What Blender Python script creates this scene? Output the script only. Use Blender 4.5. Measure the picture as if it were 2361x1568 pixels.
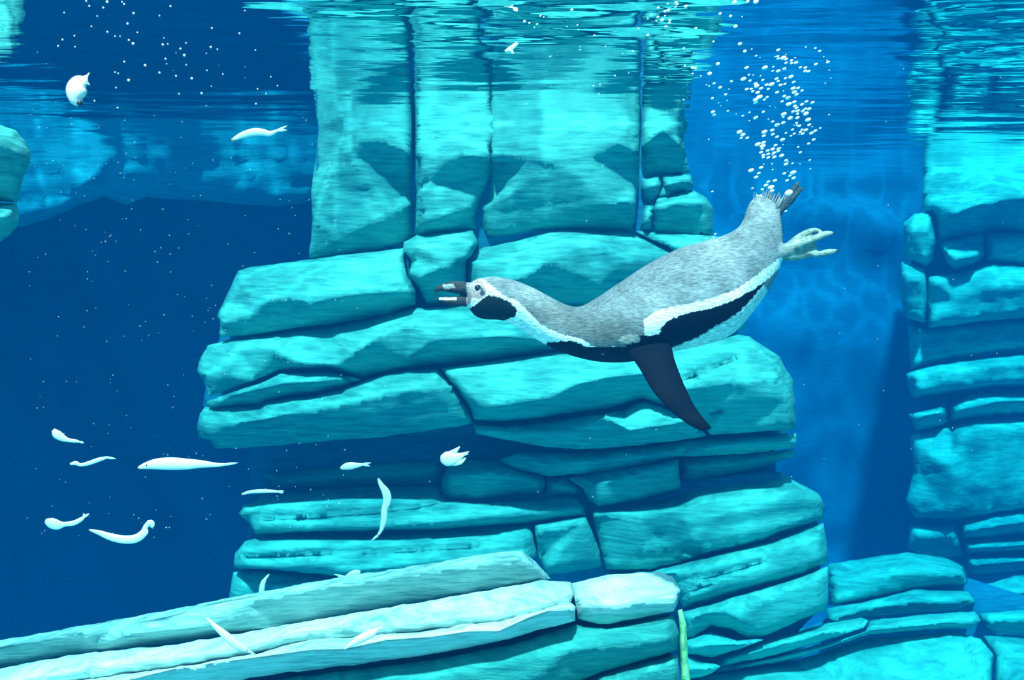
import bpy, math, random
import numpy as np
from mathutils import Vector, noise
from mathutils.geometry import delaunay_2d_cdt

random.seed(7)
for o in list(bpy.data.objects):
    bpy.data.objects.remove(o)
sc = bpy.context.scene
COL = sc.collection

# ------------------------------------------------------------------ camera, sky, sun, exposure
W, H, F = 2361, 1568, 2295.0
CAMZ = 3.9
PITCH = math.atan(254 / F)
SURF = CAMZ + 0.43            # level of the water surface
cam_d = bpy.data.cameras.new('camera')
cam_d.sensor_width = 36.0
cam_d.lens = 36.0 * F / W
cam_d.clip_start = 0.02
cam_d.dof.use_dof = True
cam_d.dof.focus_distance = 2.2
cam_d.dof.aperture_fstop = 7.0
cam = bpy.data.objects.new('camera', cam_d)
cam.location = (0, 0, CAMZ)
cam.rotation_euler = (math.pi / 2 - PITCH, 0, 0)
COL.objects.link(cam)
sc.camera = cam

world = bpy.data.worlds.new('sky')
sc.world = world
world.use_nodes = True
bg = world.node_tree.nodes['Background']
bg.inputs[0].default_value = (0.9, 0.92, 1.0, 1)
bg.inputs[1].default_value = 1.4

sun_d = bpy.data.lights.new('sun', 'SUN')
sun_d.energy = 14.0
sun_d.color = (1.0, 0.73, 0.70)
sun_d.angle = math.radians(2.6)
sun = bpy.data.objects.new('sun', sun_d)
COL.objects.link(sun)
sd = Vector((-0.10, -0.60, 1.0))       # towards the sun
sun.rotation_euler = sd.to_track_quat('Z', 'Y').to_euler()

sc.view_settings.view_transform = 'Standard'
sc.view_settings.look = 'None'
sc.view_settings.gamma = 1.0
sc.view_settings.use_curve_mapping = False
sc.view_settings.exposure = 0.5
sc.cycles.use_denoising = True
sc.cycles.max_bounces = 7
sc.cycles.diffuse_bounces = 3
sc.cycles.glossy_bounces = 3
sc.cycles.transmission_bounces = 4
sc.cycles.volume_bounces = 1
sc.cycles.transparent_max_bounces = 8
sc.cycles.sample_clamp_indirect = 4.0

# ------------------------------------------------------------------ helpers
cp, sp_ = math.cos(PITCH), math.sin(PITCH)
def at(px, py, Y):
    u = (px - W / 2) / F
    v = (H / 2 - py) / F
    d = Vector((u, cp + v * sp_, -sp_ + v * cp))
    return Vector((0, 0, CAMZ)) + d * (Y / d.y)

def at_np(px, py, Y):
    u = (px - W / 2) / F
    v = (H / 2 - py) / F
    dy = cp + v * sp_
    k = Y / dy
    return np.stack([u * k, Y + 0 * k, CAMZ + (-sp_ + v * cp) * k], -1)

def project_np(P):
    X = P[:, 0]; Yv = P[:, 1]; Z = P[:, 2] - CAMZ
    depth = Yv * cp - Z * sp_
    up = Yv * sp_ + Z * cp
    return W / 2 + F * X / depth, H / 2 - F * up / depth

def tag(o, label=None, cat=None, group=None, kind=None):
    if label: o['label'] = label
    if cat: o['category'] = cat
    if group: o['group'] = group
    if kind: o['kind'] = kind
    return o

def empty(name, loc):
    o = bpy.data.objects.new(name, None)
    o.location = loc
    o.empty_display_size = 0.05
    COL.objects.link(o)
    return o

def mesh_obj(name, verts, faces, mat, parent=None, smooth=True):
    me = bpy.data.meshes.new(name)
    me.from_pydata([tuple(v) for v in verts], [], [tuple(f) for f in faces])
    me.update()
    if smooth:
        me.polygons.foreach_set('use_smooth', [True] * len(me.polygons))
    if mat: me.materials.append(mat)
    o = bpy.data.objects.new(name, me)
    COL.objects.link(o)
    if parent is not None:
        o.parent = parent
        o.matrix_parent_inverse.identity()
        o.location = -parent.location
    return o

# ------------------------------------------------------------------ materials
def new_mat(name):
    m = bpy.data.materials.new(name)
    m.use_nodes = True
    nt = m.node_tree
    return m, nt, nt.nodes, nt.links, nt.nodes['Principled BSDF']

def rock_mat(name, light, mid, dark, bump=0.38, grain=1.0):
    m, nt, N, L, P = new_mat(name)
    tc = N.new('ShaderNodeTexCoord')
    mp = N.new('ShaderNodeMapping')
    mp.inputs['Rotation'].default_value = (0, math.radians(-9), 0)
    mp.inputs['Scale'].default_value = (1.0, 1.0, 8.0)
    geo = N.new('ShaderNodeNewGeometry')
    L.new(geo.outputs['Position'], mp.inputs[0])
    n1 = N.new('ShaderNodeTexNoise'); n1.inputs['Scale'].default_value = 2.2; n1.inputs['Detail'].default_value = 5
    n2 = N.new('ShaderNodeTexNoise'); n2.inputs['Scale'].default_value = 9 * grain; n2.inputs['Detail'].default_value = 8; n2.inputs['Roughness'].default_value = 0.65
    n3 = N.new('ShaderNodeTexNoise'); n3.inputs['Scale'].default_value = 60 * grain; n3.inputs['Detail'].default_value = 4
    L.new(geo.outputs['Position'], n1.inputs['Vector'])
    L.new(mp.outputs[0], n2.inputs['Vector'])
    L.new(geo.outputs['Position'], n3.inputs['Vector'])
    r1 = N.new('ShaderNodeValToRGB')
    e = r1.color_ramp.elements
    e[0].position = 0.36; e[0].color = (*dark, 1)
    e[1].position = 0.64; e[1].color = (*light, 1)
    x = e.new(0.5); x.color = (*mid, 1)
    mx = N.new('ShaderNodeMix'); mx.data_type = 'FLOAT'
    mx.inputs[0].default_value = 0.62
    L.new(n1.outputs['Fac'], mx.inputs[2]); L.new(n2.outputs['Fac'], mx.inputs[3])
    L.new(mx.outputs[0], r1.inputs[0])
    L.new(r1.outputs[0], P.inputs['Base Color'])
    P.inputs['Roughness'].default_value = 0.85
    P.inputs['Specular IOR Level'].default_value = 0.1
    b1 = N.new('ShaderNodeBump'); b1.inputs['Strength'].default_value = bump; b1.inputs['Distance'].default_value = 0.02
    b2 = N.new('ShaderNodeBump'); b2.inputs['Strength'].default_value = bump * 0.6; b2.inputs['Distance'].default_value = 0.004
    L.new(n2.outputs['Fac'], b1.inputs['Height'])
    L.new(n3.outputs['Fac'], b2.inputs['Height'])
    L.new(b1.outputs[0], b2.inputs['Normal'])
    L.new(b2.outputs[0], P.inputs['Normal'])
    return m

M_PILLAR = rock_mat('teal_rock', (0.13, 0.44, 0.37), (0.065, 0.31, 0.275), (0.022, 0.165, 0.165))
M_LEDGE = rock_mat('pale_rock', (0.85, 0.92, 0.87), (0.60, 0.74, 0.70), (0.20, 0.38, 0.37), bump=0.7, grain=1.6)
M_LEDGE_SHADE = rock_mat('shade_toned_ledge_rock', (0.50, 0.66, 0.62), (0.26, 0.46, 0.44), (0.07, 0.22, 0.23), bump=0.7, grain=1.6)  # ledge rock darkened: shade on the back layer's face put into the colour
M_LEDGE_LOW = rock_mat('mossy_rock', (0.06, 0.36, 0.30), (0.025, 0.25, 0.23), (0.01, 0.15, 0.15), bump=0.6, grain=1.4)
M_FAR = rock_mat('blue_rock', (0.11, 0.48, 0.42), (0.05, 0.33, 0.31), (0.015, 0.18, 0.20), bump=0.35)
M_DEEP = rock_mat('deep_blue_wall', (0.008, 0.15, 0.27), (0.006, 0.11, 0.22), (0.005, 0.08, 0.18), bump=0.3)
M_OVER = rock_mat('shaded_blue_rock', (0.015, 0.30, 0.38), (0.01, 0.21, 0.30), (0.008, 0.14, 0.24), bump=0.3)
M_CORE = rock_mat('joint_rock', (0.02, 0.20, 0.30), (0.015, 0.14, 0.24), (0.01, 0.09, 0.20), bump=0.3)
M_FLOOR = rock_mat('floor_rock', (0.11, 0.50, 0.43), (0.055, 0.35, 0.325), (0.018, 0.20, 0.205))
M_YELLOW = rock_mat('yellow_green_edge', (0.45, 0.80, 0.30), (0.28, 0.66, 0.30), (0.10, 0.45, 0.30))

# ------------------------------------------------------------------ water
def water_material():
    m = bpy.data.materials.new('pool_water')
    m.use_nodes = True
    N = m.node_tree.nodes; L = m.node_tree.links
    N.clear()
    out = N.new('ShaderNodeOutputMaterial')
    geo = N.new('ShaderNodeNewGeometry')
    # caustics painted into the transparency colour: thin bright lines, dimmer cells
    mp = N.new('ShaderNodeMapping'); mp.inputs['Scale'].default_value = (1, 1, 0)
    L.new(geo.outputs['Position'], mp.inputs[0])
    nz = N.new('ShaderNodeTexNoise'); nz.inputs['Scale'].default_value = 2.5; nz.inputs['Detail'].default_value = 3
    L.new(mp.outputs[0], nz.inputs['Vector'])
    va = N.new('ShaderNodeVectorMath'); va.operation = 'MULTIPLY_ADD'
    va.inputs[1].default_value = (0.5, 0.5, 0)
    L.new(nz.outputs['Color'], va.inputs[0]); L.new(mp.outputs[0], va.inputs[2])
    vo = N.new('ShaderNodeTexVoronoi'); vo.feature = 'DISTANCE_TO_EDGE'; vo.inputs['Scale'].default_value = 3.6
    L.new(va.outputs[0], vo.inputs['Vector'])
    vr = N.new('ShaderNodeMapRange'); vr.inputs['From Min'].default_value = 0.0; vr.inputs['From Max'].default_value = 0.16
    vr.inputs['To Min'].default_value = 1.0; vr.inputs['To Max'].default_value = 0.62
    vr.interpolation_type = 'SMOOTHSTEP'
    L.new(vo.outputs['Distance'], vr.inputs['Value'])
    tr = N.new('ShaderNodeBsdfTransparent')
    cmb = N.new('ShaderNodeCombineColor')
    for i in range(3): L.new(vr.outputs[0], cmb.inputs[i])
    L.new(cmb.outputs[0], tr.inputs[0])
    # fine ripples
    mr = N.new('ShaderNodeMapping'); mr.inputs['Scale'].default_value = (1.0, 2.6, 0)
    L.new(geo.outputs['Position'], mr.inputs[0])
    nr = N.new('ShaderNodeTexNoise'); nr.inputs['Scale'].default_value = 3.0; nr.inputs['Detail'].default_value = 3; nr.inputs['Roughness'].default_value = 0.4
    L.new(mr.outputs[0], nr.inputs['Vector'])
    bp = N.new('ShaderNodeBump'); bp.inputs['Strength'].default_value = 1.0; bp.inputs['Distance'].default_value = 0.0042
    L.new(nr.outputs['Fac'], bp.inputs['Height'])
    gl = N.new('ShaderNodeBsdfGlossy'); gl.inputs['Roughness'].default_value = 0.0
    gl.inputs['Color'].default_value = (0.97, 0.99, 1, 1)
    L.new(bp.outputs[0], gl.inputs['Normal'])
    fr = N.new('ShaderNodeFresnel'); fr.inputs['IOR'].default_value = 1.33
    sx = N.new('ShaderNodeSeparateXYZ'); L.new(geo.outputs['True Normal'], sx.inputs[0])
    ab = N.new('ShaderNodeMath'); ab.operation = 'ABSOLUTE'; L.new(sx.outputs[2], ab.inputs[0])
    gt = N.new('ShaderNodeMath'); gt.operation = 'GREATER_THAN'; gt.inputs[1].default_value = 0.5; L.new(ab.outputs[0], gt.inputs[0])
    mu = N.new('ShaderNodeMath'); mu.operation = 'MULTIPLY'; L.new(fr.outputs[0], mu.inputs[0]); L.new(gt.outputs[0], mu.inputs[1])
    mx = N.new('ShaderNodeMixShader')
    L.new(mu.outputs[0], mx.inputs[0]); L.new(tr.outputs[0], mx.inputs[1]); L.new(gl.outputs[0], mx.inputs[2])
    L.new(mx.outputs[0], out.inputs['Surface'])
    va_ = N.new('ShaderNodeVolumeAbsorption'); va_.inputs['Color'].default_value = (0.30, 0.905, 0.965, 1); va_.inputs['Density'].default_value = 0.6
    vs = N.new('ShaderNodeVolumeScatter'); vs.inputs['Color'].default_value = (0.0, 0.34, 1.0, 1); vs.inputs['Density'].default_value = 0.031; vs.inputs['Anisotropy'].default_value = 0.2
    ad = N.new('ShaderNodeAddShader'); L.new(va_.outputs[0], ad.inputs[0]); L.new(vs.outputs[0], ad.inputs[1])
    L.new(ad.outputs[0], out.inputs['Volume'])
    return m
M_WATER = water_material()

def build_water():
    x0, x1, y0, y1 = -6.2, 6.2, -0.8, 10.6
    nx, ny = 248, 265
    xs = np.linspace(x0, x1, nx); ys = np.linspace(y0, y1, ny)
    V = []
    for j, y in enumerate(ys):
        for i, x in enumerate(xs):
            # waves stirred up over the bird, calmer away from it
            k = 1.0 + 5 * math.exp(-(((x - 0.9) / 1.3) ** 2 + ((y - 1.9) / 0.9) ** 2))
            z = noise.noise((x * 1.6, y * 3.4, 0)) * 0.0028 + noise.noise((x * 4.5 + 9, y * 9, 3)) * 0.0009 * k
            if i in (0, nx - 1) or j in (0, ny - 1): z = 0
            V.append((x, y, SURF + z))
    Fc = []
    for j in range(ny - 1):
        for i in range(nx - 1):
            a = j * nx + i
            Fc.append((a, a + 1, a + nx + 1, a + nx))
    b = len(V)
    V += [(x0, y0, -0.2), (x1, y0, -0.2), (x1, y1, -0.2), (x0, y1, -0.2)]
    Fc.append((b + 3, b + 2, b + 1, b))
    Fc.append([b, b + 1] + [i for i in range(nx - 1, -1, -1)])
    Fc.append([b + 2, b + 3] + [(ny - 1) * nx + i for i in range(nx)])
    Fc.append([b + 1, b + 2] + [j * nx + nx - 1 for j in range(ny - 1, -1, -1)])
    Fc.append([b + 3, b] + [j * nx for j in range(ny)])
    o = mesh_obj('water', V, Fc, M_WATER)
    o['kind'] = 'structure'
    return o
build_water()

# ------------------------------------------------------------------ stone builder
def in_poly(px, py, poly):
    x = poly[:, 0]; y = poly[:, 1]
    n = len(poly); inside = np.zeros(len(px), bool)
    j = n - 1
    for i in range(n):
        c = ((y[i] > py) != (y[j] > py))
        t = (x[j] - x[i]) * (py - y[i]) / ((y[j] - y[i]) if y[j] != y[i] else 1e-9) + x[i]
        inside ^= c & (px < t)
        j = i
    return inside

def dist_seg(px, py, a, b):
    ax, ay = a[0], a[1]; bx, by = b[0], b[1]
    dx, dy = bx - ax, by - ay
    l2 = dx * dx + dy * dy + 1e-9
    t = np.clip(((px - ax) * dx + (py - ay) * dy) / l2, 0, 1)
    return np.hypot(px - (ax + t * dx), py - (ay + t * dy))

def resample(pts, s, closed):
    out = []
    n = len(pts)
    rng = range(n if closed else n - 1)
    for i in rng:
        a = pts[i]; b = pts[(i + 1) % n]
        L = math.hypot(b[0] - a[0], b[1] - a[1])
        k = max(1, int(round(L / s)))
        for q in range(k):
            t = q / k
            out.append((a[0] + (b[0] - a[0]) * t, a[1] + (b[1] - a[1]) * t))
    if not closed: out.append(pts[-1][:2])
    return out

STONES = 0
def stone(parent, outline, Y, ridges=(), grooves=(), thick=0.5, mat=None, name='stone', e0=0.0, top0=0.12,
          s=10.0, rpx=9.0, R=0.026, amp=0.009, strata=0.009, chisel=0.16, grow=1.5, rough=2.0, label=None, inflate=0.0):
    """outline in photo pixels at depth Y; ridge points carry how far they stand forward (metres)."""
    global STONES
    STONES += 1
    sd_ = STONES * 7.31
    out3 = [(p[0], p[1], p[2] if len(p) > 2 else e0) for p in outline]
    rid3 = [[(p[0], p[1], p[2] if len(p) > 2 else top0) for p in r] for r in ridges]
    # coarse facets
    cv, ce, hs = [], [], []
    for i, p in enumerate(out3):
        cv.append(Vector((p[0], p[1]))); hs.append(p[2]); ce.append((i, (i + 1) % len(out3)))
    for r in rid3:
        b = len(cv)
        for q, p in enumerate(r):
            cv.append(Vector((p[0], p[1]))); hs.append(p[2])
            if q: ce.append((b + q - 1, b + q))
    rv, _, rf, ov, _, _ = delaunay_2d_cdt(cv, ce, [], 0, 0.5, True)
    tv = np.array([(v.x, v.y) for v in rv])
    th = np.zeros(len(rv))
    for i, v in enumerate(rv):
        if ov[i]:
            th[i] = max(hs[k] for k in ov[i])
        else:
            d = [(v - c).length for c in cv]
            th[i] = hs[int(np.argmin(d))]
    poly = np.array([(p[0], p[1]) for p in out3])
    ol = []
    for (x, y) in resample(out3, s, True):
        k = noise.noise((x * 0.035, y * 0.035, sd_)) + 0.5 * noise.noise((x * 0.1, y * 0.1, sd_))
        k2 = noise.noise((x * 0.035 + 50, y * 0.035, sd_))
        ol.append((x + k2 * rough, y + k * rough))
    olp = np.array(ol)
    tg = np.roll(olp, -1, 0) - np.roll(olp, 1, 0)
    nrm = np.stack([tg[:, 1], -tg[:, 0]], -1) / (np.hypot(tg[:, 0], tg[:, 1])[:, None] + 1e-6)
    ar = np.sum(olp[:, 0] * np.roll(olp[:, 1], -1) - olp[:, 1] * np.roll(olp[:, 0], -1))
    olp = olp + nrm * (grow if ar > 0 else -grow)
    ol = [tuple(p) for p in olp]
    x0, y0 = olp.min(0); x1, y1 = olp.max(0)
    gx, gy = np.meshgrid(np.arange(x0 + s * 0.5, x1, s), np.arange(y0 + s * 0.5, y1, s))
    gx = gx.ravel(); gy = gy.ravel()
    rs = np.random.RandomState(STONES)
    gx = gx + rs.uniform(-0.25, 0.25, gx.size) * s; gy = gy + rs.uniform(-0.25, 0.25, gy.size) * s
    m = in_poly(gx, gy, olp)
    gx, gy = gx[m], gy[m]
    d = np.full(gx.size, 1e9)
    for i in range(len(ol)):
        d = np.minimum(d, dist_seg(gx, gy, ol[i], ol[(i + 1) % len(ol)]))
    m = d > s * 0.55
    gx, gy = gx[m], gy[m]
    rp, rl = [], []
    for li, (r, st) in enumerate([(r, s) for r in rid3] + [(g, s * .7) for g in grooves]):
        q_ = resample(r, st, False)
        ins = in_poly(np.array([p[0] for p in q_]), np.array([p[1] for p in q_]), olp)
        prev = None
        for p, i_ in zip(q_, ins):
            if i_ and min(dist_seg(np.array([p[0]]), np.array([p[1]]), ol[k], ol[(k + 1) % len(ol)])[0] for k in range(len(ol))) > 2.0:
                rp.append(p)
                if prev is not None: rl.append((prev, len(rp) - 1))
                prev = len(rp) - 1
            else:
                prev = None
    n_grid = 0
    if rp:
        rpa = np.array(rp)
        if len(gx):
            dd = np.full(gx.size, 1e9)
            for (i_, k_) in rl: dd = np.minimum(dd, dist_seg(gx, gy, rp[i_], rp[k_]))
            for p in rp: dd = np.minimum(dd, np.hypot(gx - p[0], gy - p[1]))
            k = dd > s * 0.5
            gx, gy = gx[k], gy[k]
        n_grid = len(gx)
        gx = np.concatenate([gx, rpa[:, 0]]); gy = np.concatenate([gy, rpa[:, 1]])
    n_out = len(ol)
    pts = [Vector(p) for p in ol] + [Vector((a, b)) for a, b in zip(gx, gy)]
    edges = [(i, (i + 1) % n_out) for i in range(n_out)] + [(n_out + n_grid + a_, n_out + n_grid + b_) for a_, b_ in rl]
    fv, _, ff, fo, _, _ = delaunay_2d_cdt(pts, edges, [], 0, 0.3, True)
    px = np.array([v.x for v in fv]); py = np.array([v.y for v in fv])
    tri = np.array([f for f in ff if len(f) == 3])
    cx = px[tri].mean(1); cy = py[tri].mean(1)
    tri = tri[in_poly(cx, cy, olp)]
    # heights from the coarse facets
    h = np.full(px.size, np.nan)
    for f in rf:
        a, b, c = tv[f[0]], tv[f[1]], tv[f[2]]
        den = (b[1] - c[1]) * (a[0] - c[0]) + (c[0] - b[0]) * (a[1] - c[1])
        if abs(den) < 1e-6: continue
        l1 = ((b[1] - c[1]) * (px - c[0]) + (c[0] - b[0]) * (py - c[1])) / den
        l2 = ((c[1] - a[1]) * (px - c[0]) + (a[0] - c[0]) * (py - c[1])) / den
        l3 = 1 - l1 - l2
        ok = (l1 >= -1e-3) & (l2 >= -1e-3) & (l3 >= -1e-3)
        hv = l1 * th[f[0]] + l2 * th[f[1]] + l3 * th[f[2]]
        h[ok] = hv[ok]
    bad = np.isnan(h)
    for i in np.where(bad)[0]:
        best = 1e9
        for q_ in range(len(out3)):
            a, b = out3[q_], out3[(q_ + 1) % len(out3)]
            dx, dy = b[0] - a[0], b[1] - a[1]
            t = min(1.0, max(0.0, ((px[i] - a[0]) * dx + (py[i] - a[1]) * dy) / (dx * dx + dy * dy + 1e-9)))
            dd = math.hypot(px[i] - a[0] - dx * t, py[i] - a[1] - dy * t)
            if dd < best:
                best = dd
                h[i] = a[2] + (b[2] - a[2]) * t
    d = np.full(px.size, 1e9)
    for i in range(n_out):
        d = np.minimum(d, dist_seg(px, py, ol[i], ol[(i + 1) % n_out]))
    q = 1 - np.clip(d / rpx, 0, 1)
    h = h - R * (1 - np.sqrt(np.maximum(0, 1 - q * q)))
    if inflate:
        w = max(20.0, min(x1 - x0, y1 - y0) * 0.5)
        h = h + inflate * np.sqrt(np.clip(d / w, 0, 1))
    for g in grooves:
        gd = np.full(px.size, 1e9)
        for i in range(len(g) - 1):
            gd = np.minimum(gd, dist_seg(px, py, g[i], g[i + 1]))
        h = h - 0.028 * np.exp(-(gd / (s * 0.42)) ** 2)
    # chiselled planes
    pr = np.random.RandomState(STONES * 13 + 5)
    kx, ky = (x1 - x0), (y1 - y0)
    npl = int(min(9, 2 + kx * ky / 14000.0))
    sc_ = Y / F
    hc = np.full(px.size, 1e9)
    for q_ in range(npl):
        sx_, sy_ = pr.uniform(x0, x1), pr.uniform(y0, y1)
        g1, g2 = pr.uniform(-1, 1) * chisel * 0.8, pr.uniform(-1, 1) * chisel * 1.6
        hc = np.minimum(hc, pr.uniform(0, .02) + ((px - sx_) * g1 + (py - sy_) * g2) * sc_)
    hc = np.clip(hc - np.percentile(hc, 70), -0.07, 0.03)
    h = h + hc
    P = at_np(px, py, np.full(px.size, Y))
    for i in range(px.size):
        X, _, Z = P[i]
        fd = min(1.0, d[i] / (rpx * 0.7))
        a = noise.fractal((X * 3.2 + sd_, Z * 4.2, sd_), 0.9, 2.1, 4) * amp
        zz = Z - 0.16 * X
        b = noise.noise((X * 1.3 + sd_, zz * 26, sd_)) * strata
        h[i] += (a + b) * fd
    P = at_np(px, py, Y - h)
    V = [tuple(p) for p in P]
    Fc = [tuple(int(i) for i in t) for t in tri]
    # rim, straight back into the formation
    idx = {}
    for i, o_ in enumerate(fo):
        for k in o_:
            if k < n_out: idx[k] = i
    rim = [idx[k] for k in range(n_out) if k in idx]
    C = P[rim].mean(0)
    base = len(V)
    # the body behind the face: straight back where that side is turned away, tapering where it would stick out
    rx_, ry_ = px[rim], py[rim]
    tx_, ty_ = np.roll(rx_, -1) - np.roll(rx_, 1), np.roll(ry_, -1) - np.roll(ry_, 1)
    tl_ = np.hypot(tx_, ty_) + 1e-6
    nx_, ny_ = -ty_ / tl_, tx_ / tl_
    area_ = np.sum(rx_ * np.roll(ry_, -1) - ry_ * np.roll(rx_, -1))
    if area_ < 0: nx_, ny_ = -nx_, -ny_
    for dy in (0.4, 1.0):
        sh = 1 - 0.06 * dy
        par = np.array([(C[0] + (P[k][0] - C[0]) * sh, P[k][1] + (Y + thick - P[k][1]) * dy, C[2] + (P[k][2] - C[2]) * sh) for k in rim])
        ax_, ay_ = project_np(par)
        hidden = in_poly(ax_, ay_, olp)
        w_ = 3.0 * dy
        for q_, k in enumerate(rim):
            if hidden[q_]:
                V.append(tuple(par[q_]))
            else:
                V.append(tuple(at(rx_[q_] + nx_[q_] * w_, ry_[q_] + ny_[q_] * w_, par[q_][1])))
    n = len(rim)
    # orientation: the front faces the camera
    def quad(a, b, c, d_): Fc.append((a, b, c, d_))
    for k in range(n):
        k2 = (k + 1) % n
        quad(rim[k], rim[k2], base + k2, base + k)
        quad(base + k, base + k2, base + n + k2, base + n + k)
    Fc.append(tuple(base + n + k for k in range(n)))
    o = mesh_obj(name, V, Fc, mat, parent)
    import bmesh
    bm = bmesh.new(); bm.from_mesh(o.data)
    bmesh.ops.recalc_face_normals(bm, faces=bm.faces)
    bm.to_mesh(o.data); bm.free()
    if label: o['label'] = label
    return o

# ------------------------------------------------------------------ the shell of the tank
def lumpy_wall(name, fn, nu, nv, mat):
    V = [fn(i / (nu - 1), j / (nv - 1)) for j in range(nv) for i in range(nu)]
    Fc = [(j * nu + i, j * nu + i + 1, (j + 1) * nu + i + 1, (j + 1) * nu + i) for j in range(nv - 1) for i in range(nu - 1)]
    o = mesh_obj(name, V, Fc, mat)
    o['kind'] = 'structure'
    return o
def wb(u, v):
    x = -5.4 + 10.8 * u; z = -0.05 + 5.2 * v
    y = 9.75 + 0.35 * noise.fractal((x * 0.5, z * 0.6, 2.0), 1, 2, 4) - 0.25 * (1 - v) ** 3
    return (x, y, z)
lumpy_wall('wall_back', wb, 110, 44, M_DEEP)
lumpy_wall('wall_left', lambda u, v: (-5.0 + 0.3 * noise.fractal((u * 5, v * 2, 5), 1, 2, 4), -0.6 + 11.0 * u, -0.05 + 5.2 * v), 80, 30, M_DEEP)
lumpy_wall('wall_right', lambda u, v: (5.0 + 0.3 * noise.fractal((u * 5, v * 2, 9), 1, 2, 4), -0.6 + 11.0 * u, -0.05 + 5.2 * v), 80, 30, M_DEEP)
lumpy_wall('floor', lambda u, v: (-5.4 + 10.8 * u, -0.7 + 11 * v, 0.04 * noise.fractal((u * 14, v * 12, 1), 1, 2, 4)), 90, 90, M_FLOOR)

# ------------------------------------------------------------------ rock pillar in the middle
pillar = empty('rock_pillar', (0, 4.4, 0))
tag(pillar, 'tall stacked turquoise rock pillar standing in the middle of the pool behind the penguin', 'rock')
YP = 4.0
def S(outline, ridges=(), **k):
    k.setdefault('mat', M_PILLAR)
    Y = k.pop('Y', YP)
    return stone(pillar, outline, Y, ridges, **k)

# cores that close the joints
core = stone(pillar, [(745, 60), (1640, 60), (1645, 190), (1575, 270), (1565, 330), (1580, 440), (1630, 470), (1640, 560), (1690, 600), (1700, 780),
      (1780, 840), (1815, 900), (1815, 1020), (1500, 1030), (1100, 1005), (700, 1000), (480, 1000), (470, 930), (480, 860), (520, 740), (560, 640), (720, 600), (735, 300)],
      YP + 0.25, thick=1.2, mat=M_CORE, name='core', s=26, amp=0.02)
stone(pillar, [(560, 960), (1780, 980), (1790, 1130), (1500, 1180), (1000, 1180), (590, 1200), (580, 1100)], YP + 0.50, thick=1.0, mat=M_CORE, name='core', s=26, amp=0.03)
stone(pillar, [(600, 1140), (1000, 1130), (1330, 1130), (1780, 1090), (1880, 1150), (1890, 1290), (1890, 1400), (1820, 1480), (1800, 2700), (560, 2700), (545, 1400), (555, 1290), (580, 1200)],
      YP + 0.16, thick=1.5, mat=M_CORE, name='core', s=30, amp=0.02)

# top course
S([(734, 60, -.05), (946, 60), (948, 300, .02), (947, 430), (950, 546), (915, 564), (860, 577), (790, 590), (714, 594, -.06), (722, 500, -.06), (719, 440, -.06), (727, 380, -.08), (738, 300, -.08), (732, 240, -.06)],
  [[(728, 488, .0), (762, 428, .05), (800, 345, .09), (832, 326, .1), (885, 323, .11), (942, 352, .11)], [(740, 235, -.06), (840, 200, -.06), (944, 195, -.06)], [(732, 515, .03), (790, 547, .08), (900, 492, .10), (944, 470, .10)]], Y=YP +0.17)
S([(961, 60), (1135, 60), (1137, 300, .02), (1131, 390), (1118, 430), (1104, 470), (1094, 500), (1097, 526), (1050, 533), (958, 539), (962, 440), (959, 350)],
  [[(962, 352, .10), (1040, 357, .12), (1126, 362, .11)], [(962, 225, -.05), (1128, 215, -.05)], [(1040, 362, .12), (1000, 420, .06), (968, 445, .08)], [(980, 512, .09), (1080, 478, .08)]], Y=YP +0.17)
S([(1129, 60), (1472, 60), (1477, 250), (1472, 340), (1470, 420), (1464, 500), (1459, 532), (1350, 535), (1280, 531), (1220, 539), (1150, 552), (1112, 546), (1104, 510), (1116, 470), (1127, 430), (1128, 390)],
  [[(1135, 360, .11), (1220, 362, .13), (1270, 374, .14), (1297, 381, .14), (1350, 355, .12), (1420, 330, .12), (1469, 345, .10)], [(1134, 215, -.05), (1300, 225, -.04), (1472, 215, -.05)],
   [(1112, 480, .09), (1200, 430, .13), (1262, 402, .12)], [(1360, 362, .12), (1402, 470, .15), (1462, 463, .10)], [(1130, 535, .06), (1250, 515, .07), (1450, 510, .06)]], Y=YP +0.17)
S([(1483, 60), (1650, 60), (1654, 195), (1620, 235), (1592, 265), (1574, 320), (1580, 360), (1590, 398), (1525, 399), (1482, 404), (1479, 340), (1485, 250)],
  [[(1487, 330, .07), (1530, 300, .09), (1580, 350, .04)], [(1490, 200, -.02), (1640, 190, -.03)]], e0=-.02, Y=YP +0.17)
S([(1481, 412), (1518, 408), (1525, 425), (1516, 448), (1502, 470), (1490, 464), (1480, 440)], [[(1490, 430, .05), (1510, 430, .05)]], s=8, rpx=8, Y=YP +0.17)
S([(1528, 407), (1592, 403), (1598, 432), (1560, 443), (1524, 455), (1520, 450), (1531, 428)], [[(1540, 425, .05), (1585, 415, .04)]], s=8, rpx=8, Y=YP +0.17)
S([(1487, 474), (1511, 468), (1506, 500), (1500, 528), (1478, 531), (1482, 500)], [[(1496, 490, .04), (1490, 515, .04)]], s=8, rpx=8, Y=YP +0.17)
S([(1507, 536), (1505, 485), (1516, 460), (1560, 449), (1595, 438, -.05), (1628, 457, -.05), (1643, 480, -.03), (1643, 540), (1590, 546), (1540, 543)],
  [[(1512, 480, .07), (1560, 466, .08), (1622, 470, .07)], [(1622, 470, .07), (1626, 535, .05)]], s=9, Y=YP +0.17)

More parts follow.
